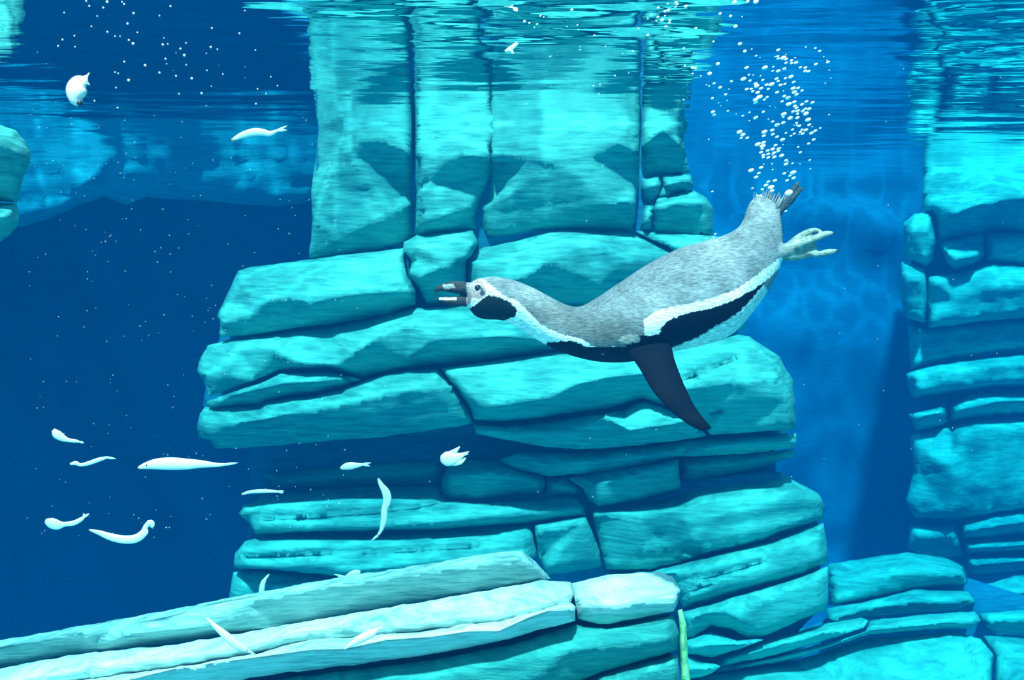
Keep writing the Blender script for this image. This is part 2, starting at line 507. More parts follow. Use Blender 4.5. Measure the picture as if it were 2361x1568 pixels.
# second course
S([(550, 627, -.1), (580, 617, -.1), (700, 602, -.1), (820, 587, -.1), (930, 573, -.1), (929, 600, -.05), (939, 640), (957, 672), (957, 700), (900, 721), (800, 741), (680, 755), (600, 768), (506, 776), (511, 750), (502, 728, -.1), (520, 690, -.1), (544, 640, -.1)],
  [[(560, 655, .02), (690, 660, .07), (700, 632, .06), (760, 622, .07), (880, 620, .08), (930, 640, .06)], [(512, 745, .02), (590, 718, .09), (612, 694, .10), (668, 682, .11), (722, 697, .14), (800, 682, .15), (940, 672, .12)], [(620, 640, .04), (618, 700, .09)]], thick=0.7, Y=YP +0.03)
S([(932, 558, -.1), (962, 544, -.1), (1088, 532, -.1), (1101, 558, -.05), (1086, 590), (1073, 602), (1072, 640), (1078, 692), (1040, 695), (985, 699), (966, 662), (945, 630), (951, 600), (931, 577)],
  [[(940, 577, .02), (965, 568, .07), (1040, 562, .09), (1095, 560, .04)], [(968, 640, .10), (1030, 612, .13), (1075, 590, .08)]], s=9, thick=0.7, Y=YP +0.03)
S([(1082, 603), (1098, 582, -.1), (1115, 572, -.12), (1180, 560, -.12), (1240, 541, -.14), (1290, 531, -.14), (1440, 534, -.14), (1550, 577, -.1), (1565, 620), (1565, 708), (1400, 712), (1250, 704), (1086, 699), (1080, 640)],
  [[(1090, 606, .05), (1180, 592, .10), (1230, 578, .11), (1300, 562, .12), (1360, 565, .12), (1440, 592, .10), (1535, 592, .05)], [(1110, 690, .08), (1200, 640, .17), (1270, 600, .17), (1380, 660, .10), (1400, 700, .05)]], thick=0.7, Y=YP +0.03)
S([(1466, 533, -.1), (1560, 541, -.1), (1650, 545, -.1), (1705, 570, -.1), (1718, 640), (1715, 760), (1580, 760), (1578, 600), (1540, 566)], [[(1560, 570, .0), (1640, 585, .06), (1700, 600, .04)]], thick=0.7, Y=YP +0.03)

# third course
S([(455, 855, -.05), (462, 830, -.1), (480, 798, -.12), (530, 783, -.12), (640, 771, -.1), (760, 757, -.1), (860, 737, -.1), (955, 712, -.1), (1090, 708, -.08), (1250, 714, -.1), (1440, 722), (1600, 770), (1600, 796), (1440, 800), (1278, 805), (1100, 831), (950, 845), (877, 857), (835, 868), (760, 847), (644, 851), (586, 875), (505, 905), (480, 912), (474, 890), (466, 870)],
  [[(463, 862, .0), (475, 862, .04), (520, 858, .08), (576, 880, .04)], [(545, 800, .02), (640, 800, .08), (650, 822, .09), (700, 838, .11), (782, 840, .11), (832, 802, .14), (872, 776, .13), (960, 742, .10), (1080, 735, .08)],
   [(930, 835, .06), (1000, 785, .13), (1150, 775, .14), (1270, 785, .10)]], grooves=[[(470, 866), (480, 905)]], thick=0.8, Y=YP -0.07)
S([(478, 925), (590, 889), (646, 864), (757, 859), (829, 875), (786, 889), (713, 905), (664, 910), (616, 920), (600, 930), (480, 938)], [[(520, 915, .06), (650, 885, .08), (780, 875, .08)]], thick=0.6, s=9, rpx=9, Y=YP -0.10)
S([(455, 985, -.06), (463, 955, -.08), (474, 940, -.08), (600, 936, -.05), (618, 930), (666, 921), (713, 917), (786, 901), (877, 867), (950, 855), (1010, 852), (1040, 888), (1082, 950), (1088, 976), (1000, 990), (860, 1008), (700, 1020), (560, 1032), (495, 1032), (485, 1012), (460, 1008)],
  [[(462, 975, .02), (540, 975, .08), (610, 966, .12), (700, 946, .14), (830, 921, .15), (900, 905, .15), (1000, 893, .14), (1040, 892, .10)], [(480, 1005, .03), (620, 1000, .05), (860, 985, .05), (1060, 965, .04)]], thick=0.9, Y=YP -0.13)
S([(1019, 851), (1140, 832, -.06), (1280, 814, -.06), (1440, 811), (1560, 806), (1640, 790, -.06), (1700, 773, -.12), (1727, 778, -.12), (1795, 822, -.12), (1827, 880, -.1), (1832, 930, -.08), (1834, 988, -.05), (1700, 998), (1640, 1001), (1598, 955), (1480, 916), (1427, 933), (1390, 942), (1325, 948), (1244, 961), (1163, 969), (1094, 966), (1086, 940), (1045, 885)],
  [[(1030, 858, .05), (1110, 940, .10), (1180, 932, .16), (1270, 918, .18), (1330, 885, .19), (1400, 870, .17), (1480, 862, .14)], [(1060, 855, .06), (1200, 842, .10), (1400, 832, .10), (1560, 826, .08), (1700, 800, .04), (1735, 800, .04), (1790, 850, .05), (1815, 930, .08), (1815, 990, .05)], [(1560, 900, .13), (1700, 880, .14), (1790, 870, .12)]],
  grooves=[[(1590, 872), (1640, 850), (1700, 828)], [(1560, 880), (1600, 868)], [(1640, 955), (1660, 948)]], thick=0.9, Y=YP -0.13)
S([(1094, 981), (1163, 985), (1244, 978), (1325, 964), (1390, 957), (1432, 948), (1485, 927), (1592, 962), (1628, 1003), (1569, 1013), (1447, 1027), (1345, 1035), (1250, 1028), (1180, 1014), (1100, 1000)],
  [[(1110, 992, .04), (1300, 1000, .08), (1392, 965, .10), (1400, 950, .10)], [(1400, 965, .11), (1452, 992, .14), (1520, 982, .15), (1600, 968, .12)], [(1300, 1020, .03), (1440, 1010, .05), (1600, 1000, .04)]], Y=YP -0.10, thick=0.8)
S([(1500, 1032), (1618, 1015), (1834, 1001), (1834, 1030), (1700, 1046), (1560, 1052), (1430, 1080), (1330, 1092), (1262, 1096), (1190, 1080), (1150, 1060), (1200, 1045), (1345, 1048)],
  [[(1640, 1028, .06), (1820, 1012, .05)], [(1250, 1070, .04), (1400, 1060, .05), (1560, 1040, .05)]], Y=YP +0.02, thick=0.7)

# recess course
S([(1018, 1110), (1035, 1075), (1080, 1062), (1140, 1064), (1200, 1080), (1250, 1098), (1256, 1115), (1248, 1138), (1180, 1140), (1100, 1151), (1040, 1150), (1021, 1140)], [[(1040, 1100, .08), (1130, 1090, .10), (1230, 1110, .08)]], Y=YP + .15, thick=0.6, inflate=.03)
S([(1312, 1104), (1400, 1084), (1563, 1060), (1567, 1124), (1480, 1148), (1378, 1167), (1356, 1150), (1345, 1125)], [[(1345, 1112, .03), (1375, 1118, .09), (1382, 1160, .06)], [(1380, 1115, .10), (1555, 1072, .09)]], Y=YP + .05, thick=0.7)
S([(1575, 1060), (1700, 1050), (1830, 1036), (1828, 1052), (1750, 1078), (1576, 1112)], [[(1590, 1080, .03), (1800, 1048, .03)]], Y=YP + .22, thick=0.6)
S([(610, 1095), (800, 1075), (1010, 1065), (1020, 1090), (1010, 1115), (850, 1117), (640, 1130)], [[(640, 1112, .04), (990, 1090, .04)]], Y=YP + .40, thick=0.6)
S([(1262, 1108), (1302, 1104), (1340, 1130), (1338, 1140), (1260, 1140)], [[(1280, 1120, .04), (1320, 1130, .04)]], Y=YP + .18, thick=0.5, s=8, rpx=8)

# lower tier
S([(552, 1185, -.05), (562, 1165, -.1), (605, 1150, -.2), (680, 1138, -.22), (800, 1128, -.24), (900, 1124, -.24), (1012, 1122, -.24), (1030, 1152, -.15), (1100, 1160, -.15), (1248, 1147, -.15), (1322, 1140, -.15), (1345, 1164, -.05), (1351, 1187), (1220, 1204), (1100, 1211), (970, 1221), (870, 1222), (700, 1226), (590, 1231), (576, 1205)],
  [[(562, 1180, .02), (640, 1165, .04), (800, 1155, .05), (1000, 1158, .05), (1150, 1170, .06), (1240, 1180, .05), (1335, 1172, .04)], [(590, 1222, .05), (900, 1212, .07), (1340, 1182, .05)]],
  grooves=[[(690, 1196), (860, 1184), (955, 1172), (1010, 1160), (1060, 1150)], [(610, 1200), (700, 1194)]], thick=0.8, strata=0.02)
S([(538, 1310, -.05), (545, 1275, -.08), (566, 1248, -.12), (605, 1241, -.1), (900, 1233, -.08), (1100, 1223, -.08), (1222, 1212, -.06), (1228, 1240), (1236, 1280), (1220, 1300), (1000, 1325), (850, 1334), (720, 1320), (640, 1313), (600, 1310)],
  [[(560, 1265, .04), (900, 1252, .06), (1210, 1235, .06)], [(560, 1305, .05), (800, 1315, .07), (1210, 1285, .07)]], grooves=[[(570, 1284), (680, 1282), (760, 1278)], [(840, 1276), (940, 1272), (1100, 1262)], [(1000, 1240), (1150, 1232)]], thick=0.9, Y=YP - .06, strata=0.022)
S([(530, 1372), (539, 1320), (600, 1321), (640, 1324), (720, 1332), (850, 1346), (1000, 1345), (1000, 1450), (540, 1450)], [[(560, 1350, .05), (780, 1352, .06)]], Y=YP + .04, thick=0.9, strata=0.022)
S([(1234, 1211, -.05), (1349, 1193, -.05), (1362, 1222), (1380, 1270), (1386, 1304), (1300, 1320), (1262, 1326), (1243, 1285)], [[(1245, 1222, .07), (1345, 1206, .08), (1372, 1290, .07)], [(1260, 1310, .08), (1370, 1296, .06)]], thick=0.8)
S([(1362, 1176, -.1), (1382, 1171, -.25), (1480, 1152, -.3), (1570, 1132, -.35), (1580, 1116, -.35), (1700, 1095, -.38), (1765, 1082, -.38), (1800, 1092, -.3), (1850, 1120, -.2), (1885, 1138, -.12), (1900, 1165, -.06), (1898, 1196), (1800, 1225), (1760, 1245), (1620, 1280), (1565, 1295), (1500, 1311), (1400, 1312), (1392, 1280), (1378, 1232)],
  [[(1372, 1186, .04), (1460, 1184, .08), (1570, 1176, .10), (1700, 1152, .10), (1840, 1132, .07), (1890, 1150, .03)], [(1470, 1190, .09), (1520, 1240, .03), (1480, 1262, .06), (1560, 1262, .05), (1600, 1290, .06)], [(1575, 1190, .10), (1600, 1240, .12), (1625, 1270, .09)], [(1750, 1170, .10), (1760, 1235, .08), (1800, 1215, .06), (1890, 1185, .04)]], thick=1.0, strata=0.014)
S([(1400, 1328), (1500, 1320), (1620, 1291), (1780, 1251), (1897, 1207), (1905, 1250, -.05), (1907, 1296, -.06), (1850, 1320), (1720, 1358), (1620, 1388), (1575, 1400), (1560, 1360), (1480, 1345)],
  [[(1440, 1335, .04), (1620, 1312, .08), (1780, 1272, .09), (1890, 1240, .05)], [(1590, 1380, .06), (1760, 1330, .07), (1890, 1285, .04)]], grooves=[[(1600, 1338), (1680, 1320), (1760, 1295)], [(1570, 1370), (1640, 1345)]], thick=1.0, Y=YP - .08)
S([(1575, 1412), (1620, 1401), (1720, 1371), (1850, 1333), (1908, 1307), (1908, 1360, -.04), (1905, 1403, -.05), (1830, 1435), (1765, 1464), (1725, 1472), (1690, 1450), (1640, 1440), (1600, 1470), (1578, 1468)],
  [[(1590, 1425, .05), (1660, 1405, .10), (1700, 1425, .07), (1730, 1440, .08)], [(1740, 1390, .10), (1890, 1335, .06)], [(1750, 1450, .06), (1890, 1395, .04)]], thick=1.0, Y=YP - .15)

# ------------------------------------------------------------------ stepped slabs on the floor at the lower right
steps = empty('stepped_slabs', (1.4, 5.0, 0))
tag(steps, 'low steps of flat turquoise slabs on the pool floor right of the rock pillar', 'rock')
def T(outline, Y, ridges=(), **k):
    k.setdefault('mat', M_FLOOR); k.setdefault('thick', 0.8)
    return stone(steps, outline, Y, ridges, name='slab', **k)
stone(steps, [(1560, 1600), (1700, 1530), (1920, 1420), (2000, 1330), (2220, 1330), (2440, 1400), (2440, 2500), (1560, 2500)], 5.5, thick=1.2, mat=M_CORE, name='core', s=34)
T([(1912, 1302, -.3), (2000, 1288, -.6), (2090, 1275, -.7), (2180, 1288, -.7), (2225, 1310, -.6), (2230, 1345, -.1), (2100, 1356), (1990, 1382), (1912, 1395)], 5.2, [[(1920, 1340, .02), (2020, 1330, .05), (2100, 1318, .05), (2220, 1325, .02)], [(1930, 1385, .05), (2000, 1368, .05), (2010, 1335, .05)]])
T([(1908, 1405, -.2), (2000, 1388, -.2), (2110, 1361, -.2), (2232, 1366, -.2), (2248, 1388, -.2), (2200, 1405), (1990, 1420), (1910, 1445)], 4.95, [[(1920, 1425, .03), (2000, 1402, .05), (2120, 1385, .05), (2240, 1385, .04)]])
T([(1640, 1520, -.1), (1765, 1478, -.15), (1905, 1440, -.2), (1985, 1425, -.2), (2000, 1432), (1990, 1447), (1900, 1475), (1790, 1508), (1660, 1535)], 3.82, [[(1680, 1520, .05), (1900, 1458, .06)]], s=9)
T([(2008, 1432, -.1), (2120, 1420, -.12), (2248, 1411, -.15), (2260, 1430), (2240, 1448), (2130, 1450), (2005, 1462), (1800, 1525), (1660, 1548), (1640, 1545), (1790, 1516), (1900, 1484), (1996, 1455)], 3.9, [[(1700, 1538, .03), (1900, 1492, .05), (2010, 1452, .06), (2240, 1430, .05)]], s=9)
T([(1578, 1512, -.05), (1620, 1528, -.05), (1660, 1536), (1640, 1552), (1600, 1562), (1576, 1566)], 3.7, [[(1590, 1540, .04), (1640, 1540, .04)]], s=8, rpx=8)
T([(1578, 1480), (1640, 1460, -.1), (1700, 1478, -.1), (1760, 1476), (1700, 1496), (1640, 1514), (1580, 1506)], 3.74, [[(1600, 1490, .05), (1720, 1484, .05)]], s=8, rpx=8)
T([(1575, 1570, -.1), (1660, 1556, -.2), (1810, 1532, -.25), (2000, 1475, -.25), (2200, 1458, -.25), (2260, 1475, -.25), (2290, 1510, -.2), (2285, 1560, -.1), (2290, 1700, .2), (1570, 1700, .2)], 3.7, [[(1700, 1600, .1), (2000, 1590, .1), (2270, 1600, .1)]], amp=0.02, s=14)
T([(2268, 1466, -.6), (2440, 1478, -.6), (2440, 1700, .2), (2298, 1700, .2), (2296, 1560, -.2), (2300, 1510, -.4)], 3.75, [[(2310, 1600, .1), (2420, 1600, .1)]], s=14)
T([(2262, 1416, -.1), (2440, 1402, -.1), (2440, 1462, .0), (2300, 1462, .0), (2268, 1440)], 5.3, [[(2280, 1430, .05), (2430, 1418, .06)]])

# ------------------------------------------------------------------ rock outcrop at the right
outc = empty('rock_outcrop', (3.6, 7.6, 0))
tag(outc, 'tall layered blue-green rock outcrop along the right edge of the pool', 'rock')
YR = 7.2
def Rk(outline, ridges=(), **k):
    k.setdefault('mat', M_FAR); k.setdefault('thick', 0.9); k.setdefault('top0', .2); k.setdefault('R', .06); k.setdefault('amp', .03); k.setdefault('strata', .02)
    Y = k.pop('Y', YR)
    return stone(outc, outline, Y, ridges, **k)
stone(outc, [(2140, 280), (2440, 280), (2440, 1760), (2240, 1760), (2225, 1330), (2130, 1270), (2120, 900), (2105, 740), (2100, 520), (2145, 480)], YR + .3, thick=1.2, mat=M_CORE, name='core', s=24)
Rk([(2130, 280, -.1), (2440, 280, -.1), (2440, 530), (2360, 531), (2300, 525), (2200, 545), (2168, 556), (2160, 500), (2150, 486), (2128, 482)], [[(2200, 492, .25), (2260, 470, .3), (2330, 455, .3), (2430, 440, .3)], [(2175, 470, .05), (2230, 435, .1), (2262, 418, .12), (2330, 430, .15), (2430, 415, .1)], [(2150, 380, -.05), (2430, 380, -.05)]])
Rk([(2085, 515), (2110, 495), (2146, 490), (2156, 560), (2148, 600), (2134, 612), (2104, 598), (2085, 592)], [[(2100, 530, .1), (2135, 530, .14), (2130, 590, .12)]], s=9)
Rk([(2168, 562), (2210, 550), (2264, 535), (2270, 560), (2268, 590), (2248, 608), (2200, 622), (2180, 600)], [[(2180, 572, .08), (2200, 600, .16), (2250, 590, .18)]], s=9)
Rk([(2276, 536), (2440, 540), (2440, 612), (2300, 602), (2278, 600), (2274, 570)], [[(2290, 555, .1), (2420, 560, .15)]], s=9)
Rk([(2080, 605), (2130, 622), (2136, 680), (2132, 742), (2090, 732), (2078, 690)], [[(2095, 640, .1), (2125, 645, .14), (2120, 730, .1)]], s=9)
Rk([(2142, 640), (2200, 632), (2252, 620), (2285, 610), (2440, 622), (2440, 724), (2280, 738), (2200, 748), (2142, 754), (2138, 700)], [[(2160, 650, .12), (2200, 690, .1), (2290, 660, .16), (2430, 660, .15)], [(2150, 740, .12), (2290, 722, .15), (2430, 712, .12)]])
Rk([(2095, 750), (2135, 762), (2280, 748), (2440, 734), (2440, 800), (2290, 815), (2150, 835), (2100, 850)], [[(2150, 820, .05), (2290, 800, .08), (2430, 790, .05)]], Y=YR + .22)
Rk([(2092, 862), (2140, 848), (2280, 828), (2440, 815), (2440, 886), (2300, 892), (2180, 905), (2105, 915), (2094, 890)], [[(2108, 868, .1), (2280, 842, .2), (2430, 832, .2)], [(2120, 900, .15), (2290, 880, .2), (2430, 876, .18)]])
Rk([(2098, 955), (2160, 940), (2178, 932), (2184, 972), (2160, 982), (2112, 992)], [[(2115, 962, .12), (2170, 950, .14)]], s=9)
Rk([(2190, 940), (2230, 912), (2300, 905), (2440, 903), (2440, 948), (2300, 955), (2195, 967)], [[(2210, 945, .14), (2300, 925, .18), (2430, 922, .18)]], s=9)
Rk([(2100, 1005), (2190, 985), (2255, 966), (2440, 962), (2440, 1160), (2300, 1178), (2205, 1196), (2110, 1192), (2090, 1155), (2110, 1085)], [[(2215, 1005, .2), (2250, 985, .22), (2430, 978, .22)], [(2215, 1005, .2), (2200, 1080, .2), (2195, 1182, .15)]])
Rk([(2100, 1215), (2205, 1205), (2212, 1240), (2222, 1280), (2150, 1284), (2118, 1275), (2095, 1262)], [[(2120, 1235, .08), (2200, 1235, .08)]], Y=YR + .1, s=9)
Rk([(2215, 1205), (2300, 1190), (2440, 1172), (2440, 1222), (2300, 1235), (2222, 1243)], [[(2230, 1220, .15), (2430, 1195, .16)]], s=9)
Rk([(2225, 1252), (2300, 1246), (2440, 1234), (2440, 1268), (2230, 1276)], [[(2240, 1264, .15), (2430, 1252, .16)]], s=8, rpx=8)
Rk([(2228, 1284), (2300, 1284), (2440, 1276), (2440, 1304), (2260, 1322), (2238, 1318)], [[(2245, 1302, .15), (2430, 1288, .16)]], s=8, rpx=8)
Rk([(2240, 1352), (2290, 1345), (2340, 1328), (2440, 1325), (2440, 1392), (2350, 1392), (2262, 1402)], [[(2260, 1380, .15), (2430, 1360, .16)]], Y=YR - 1.4)

# ------------------------------------------------------------------ overhanging shelf behind, at the left
over = empty('rock_overhang', (-2.0, 5.6, 2.4))
tag(over, 'hazy blue rock overhang just under the water surface between boulder and pillar', 'rock')
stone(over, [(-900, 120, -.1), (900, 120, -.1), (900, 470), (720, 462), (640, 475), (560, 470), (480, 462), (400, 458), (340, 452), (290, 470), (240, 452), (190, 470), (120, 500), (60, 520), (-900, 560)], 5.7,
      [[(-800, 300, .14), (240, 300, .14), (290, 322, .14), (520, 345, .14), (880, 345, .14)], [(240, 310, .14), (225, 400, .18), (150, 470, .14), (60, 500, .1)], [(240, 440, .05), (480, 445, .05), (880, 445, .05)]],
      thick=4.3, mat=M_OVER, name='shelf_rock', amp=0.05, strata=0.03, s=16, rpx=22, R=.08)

# ------------------------------------------------------------------ boulder at the left edge
boul = empty('boulder', (-1.5, 2.8, 2.0))
tag(boul, 'rounded blue-green boulder in two stacked pieces at the left edge', 'boulder')
stone(boul, [(-120, 275, -.1), (0, 288, -.08), (35, 302, -.06), (60, 330, -.04), (72, 355), (66, 380), (52, 408), (46, 440), (40, 466), (-120, 452)], 2.7, [[(-100, 320, .1), (0, 330, .1), (40, 352, .06), (50, 372, .04)]], thick=0.5, mat=M_PILLAR, inflate=.05, R=.05, rpx=18, s=9)
stone(boul, [(-120, 462), (38, 472), (42, 500), (40, 522), (15, 545), (0, 556), (-120, 620)], 2.72, [[(-100, 500, .08), (10, 500, .08)]], thick=0.5, mat=M_PILLAR, inflate=.04, R=.05, rpx=18, s=9)

# ------------------------------------------------------------------ pale ledge in the foreground
ledge = empty('rock_ledge', (-0.2, 2.2, 0))
tag(ledge, 'pale sunlit ledge of long stone layers rising to the right along the bottom', 'rock')
def G(outline, Y, ridges=(), **k):
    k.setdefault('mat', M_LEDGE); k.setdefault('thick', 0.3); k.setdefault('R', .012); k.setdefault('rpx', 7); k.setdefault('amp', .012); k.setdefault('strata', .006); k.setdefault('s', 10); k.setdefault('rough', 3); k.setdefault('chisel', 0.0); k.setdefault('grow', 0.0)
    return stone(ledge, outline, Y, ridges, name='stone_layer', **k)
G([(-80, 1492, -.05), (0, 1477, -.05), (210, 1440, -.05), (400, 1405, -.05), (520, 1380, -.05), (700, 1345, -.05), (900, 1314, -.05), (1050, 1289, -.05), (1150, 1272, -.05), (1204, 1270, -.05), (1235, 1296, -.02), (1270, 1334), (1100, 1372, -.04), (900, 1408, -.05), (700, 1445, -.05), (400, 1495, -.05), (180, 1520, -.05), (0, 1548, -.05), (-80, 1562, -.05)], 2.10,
  [[(-70, 1508, .03), (0, 1492, .03), (190, 1456, .03), (262, 1450, .0), (400, 1420, .03), (560, 1386, .03), (720, 1357, .03), (900, 1330, .03), (1060, 1304, .03), (1190, 1290, .03), (1240, 1312, .02)], [(200, 1465, .03), (215, 1485, .0), (300, 1462, .05), (470, 1445, .05), (560, 1410, .03)]], mat=M_LEDGE_SHADE)
G([(-80, 1556, -.08), (0, 1541, -.08), (180, 1508, -.08), (400, 1487, -.08), (700, 1434, -.08), (900, 1399, -.08), (1100, 1366, -.08), (1250, 1338, -.08), (1316, 1342, -.1), (1322, 1370, -.02), (1318, 1395), (1260, 1420), (1150, 1440), (960, 1462), (800, 1475), (680, 1486), (560, 1515), (380, 1545), (200, 1568), (60, 1590), (-80, 1612)], 1.96,
  [[(-70, 1590, .02), (0, 1577, .02), (106, 1560, .02), (190, 1544, .02), (215, 1525, .0), (240, 1537, .01), (282, 1534, .02), (381, 1520, .02), (542, 1498, .02), (593, 1487, .02), (678, 1459, .02), (805, 1444, .02), (850, 1455, .0), (960, 1440, .02), (1066, 1424, .02), (1150, 1418, .02), (1240, 1402, .02), (1305, 1375, .0)]])
G([(-80, 1640, -.1), (60, 1592, -.1), (200, 1568, -.1), (296, 1552, -.1), (400, 1540, -.1), (593, 1506, -.1), (700, 1478, -.08), (840, 1466, -.06), (960, 1458, -.06), (1080, 1440, -.06), (1150, 1434, -.06), (1250, 1405, -.05), (1312, 1388, -.05), (1326, 1400, -.02), (1326, 1432, -.02), (1256, 1450, -.04), (1172, 1474, -.04), (1087, 1491, -.05), (1000, 1508, -.05), (805, 1534, -.05), (635, 1554, -.05), (500, 1580, -.05), (300, 1620, -.05), (60, 1690, -.05), (-80, 1720, -.05)], 1.82,
  [[(0, 1640, .02), (296, 1568, .02), (424, 1537, .02), (529, 1524, .02), (720, 1498, .02), (792, 1497, .02), (889, 1476, .02), (1000, 1468, .02), (1079, 1456, .02), (1150, 1455, .02), (1214, 1426, .02), (1265, 1408, .02), (1314, 1402, .02)]])
G([(1318, 1346, -.12), (1400, 1326, -.15), (1520, 1319, -.16), (1550, 1330, -.15), (1570, 1360, -.08), (1562, 1392), (1552, 1410), (1480, 1424), (1410, 1438), (1375, 1438), (1332, 1426), (1328, 1395)], 1.90,
  [[(1328, 1380, .0), (1345, 1390, .03), (1400, 1397, .02), (1450, 1389, .03), (1500, 1385, .02), (1555, 1378, .02)]], rough=2)
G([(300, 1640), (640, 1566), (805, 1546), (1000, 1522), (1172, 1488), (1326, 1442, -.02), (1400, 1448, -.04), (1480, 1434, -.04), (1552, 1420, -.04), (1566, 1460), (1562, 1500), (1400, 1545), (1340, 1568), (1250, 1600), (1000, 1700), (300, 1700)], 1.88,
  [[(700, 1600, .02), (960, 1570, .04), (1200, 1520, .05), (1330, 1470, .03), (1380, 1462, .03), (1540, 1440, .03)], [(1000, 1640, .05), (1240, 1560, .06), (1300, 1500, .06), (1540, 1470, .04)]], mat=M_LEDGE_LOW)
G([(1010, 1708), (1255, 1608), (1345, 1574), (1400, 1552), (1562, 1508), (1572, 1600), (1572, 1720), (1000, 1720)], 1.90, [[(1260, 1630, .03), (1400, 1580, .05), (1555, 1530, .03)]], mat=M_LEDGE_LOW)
G([(1562, 1408), (1574, 1406), (1584, 1450), (1586, 1520), (1596, 1600), (1600, 1720), (1574, 1720), (1570, 1560), (1566, 1470)], 1.94, [[(1572, 1430, .02), (1578, 1560, .02)]], mat=M_YELLOW, thick=0.4, s=7, rpx=4, label='yellow-green algae covered end edge')
stone(ledge, [(-80, 1600), (600, 1500), (1240, 1360), (1540, 1380), (1555, 1720), (-80, 1760)], 2.10, thick=0.5, mat=M_CORE, name='core', s=30)

# ------------------------------------------------------------------ penguin
YB = 1.92
def catmull(pts, n):
    P = np.array(pts, float)
    P = np.vstack([2 * P[0] - P[1], P, 2 * P[-1] - P[-2]])
    out = []
    for i in range(1, len(P) - 2):
        for k in range(n):
            t = k / n
            a, b, c, d = P[i - 1], P[i], P[i + 1], P[i + 2]
            out.append(0.5 * (2 * b + (c - a) * t + (2 * a - 5 * b + 4 * c - d) * t * t + (3 * b - a - 3 * c + d) * t ** 3))
    out.append(P[-2])
    return np.array(out)

def loft(secs, nseg=32, sub=4, power=2.0):
    """secs: (top x, top y, bottom x, bottom y, depth Y, half depth in metres); closed ends."""
    Q = catmull(secs, sub)
    V, Fc = [], []
    for r in Q:
        A = np.array(at(r[0], r[1], r[4])); B = np.array(at(r[2], r[3], r[4]))
        c = (A + B) / 2; u = (A - B) / 2
        for k in range(nseg):
            a = 2 * math.pi * k / nseg
            ca, sa = math.cos(a), math.sin(a)
            e = 2.0 / power
            V.append(c + u * math.copysign(abs(ca) ** e, ca) + np.array((0, 1, 0)) * r[5] * math.copysign(abs(sa) ** e, sa))
    n = len(Q)
    for i in range(n - 1):
        for k in range(nseg):
            k2 = (k + 1) % nseg
            Fc.append((i * nseg + k, i * nseg + k2, (i + 1) * nseg + k2, (i + 1) * nseg + k))
    for ring, rev in ((0, 0), (n - 1, 1)):
        c = sum(V[ring * nseg:(ring + 1) * nseg]) / nseg
        V.append(c)
        for k in range(nseg):
            a, b = ring * nseg + k, ring * nseg + (k + 1) % nseg
            Fc.append((len(V) - 1, a, b) if rev else (len(V) - 1, b, a))
    return V, Fc

def tube(pts, nseg=12, sub=4, flat=1.0):
    """pts: (px, py, Y, radius px) in the photograph; circular section."""
    Q = catmull(pts, sub)
    P = [np.array(at(q[0], q[1], q[2])) for q in Q]
    V, Fc = [], []
    for i, q in enumerate(Q):
        t = P[min(i + 1, len(P) - 1)] - P[max(i - 1, 0)]
        t = t / (np.linalg.norm(t) + 1e-9)
        n1 = np.cross(t, (0, 1, 0)); n1 = n1 / (np.linalg.norm(n1) + 1e-9)
        n2 = np.cross(t, n1)
        r = max(q[3], 0.3) * q[2] / F
        for k in range(nseg):
            a = 2 * math.pi * k / nseg
            V.append(P[i] + n1 * r * math.cos(a) + n2 * r * flat * math.sin(a))
    n = len(Q)
    for i in range(n - 1):
        for k in range(nseg):
            k2 = (k + 1) % nseg
            Fc.append((i * nseg + k, i * nseg + k2, (i + 1) * nseg + k2, (i + 1) * nseg + k))
    for ring, rev in ((0, 0), (n - 1, 1)):
        c = sum(V[ring * nseg:(ring + 1) * nseg]) / nseg
        V.append(c)
        for k in range(nseg):
            a, b = ring * nseg + k, ring * nseg + (k + 1) % nseg
            Fc.append((len(V) - 1, a, b) if rev else (len(V) - 1, b, a))
    return V, Fc

def join(parts):
    V, Fc = [], []
    for v, f in parts:
        b = len(V); V += list(v); Fc += [tuple(i + b for i in q) for q in f]
    return V, Fc

parts = []
body = [(1078, 660, 1079, 696, YB, .015), (1090, 649, 1083, 712, YB, .026), (1108, 641, 1097, 729, YB, .034), (1140, 638, 1118, 736, YB, .040), (1185, 646, 1160, 739, YB, .042),
        (1228, 663, 1196, 756, YB, .043), (1270, 685, 1236, 782, YB, .046), (1304, 702, 1278, 804, YB, .052), (1336, 707, 1326, 822, YB, .062), (1372, 690, 1388, 834, YB, .078),
        (1432, 650, 1462, 832, YB, .092), (1500, 606, 1540, 812, YB, .100), (1566, 573, 1620, 795, YB, .100), (1622, 556, 1682, 772, YB, .092), (1668, 543, 1728, 725, YB, .078),
        (1700, 527, 1770, 668, YB, .062), (1714, 508, 1798, 612, YB, .046), (1721, 486, 1803, 560, YB, .034), (1730, 466, 1801, 515, YB, .024), (1742, 456, 1797, 488, YB, .015), (1756, 450, 1790, 470, YB, .008)]
parts.append(loft(body, 48, 5))
# beak, held open
parts.append(loft([(1100, 652, 1096, 690, YB, .018), (1080, 651, 1080, 682, YB, .015), (1062, 648, 1063, 679, YB, .012), (1042, 648, 1043, 675, YB, .010), (1022, 653, 1023, 672, YB, .008), (1009, 659, 1010, 673, YB, .005), (1000, 667, 1003, 677, YB, .0022)], 16, 4))
parts.append(loft([(1100, 680, 1094, 714, YB, .017), (1080, 683, 1078, 708, YB, .013), (1058, 683, 1056, 706, YB, .010), (1034, 684, 1033, 702, YB, .008), (1006, 686, 1008, 694, YB, .003)], 16, 4))
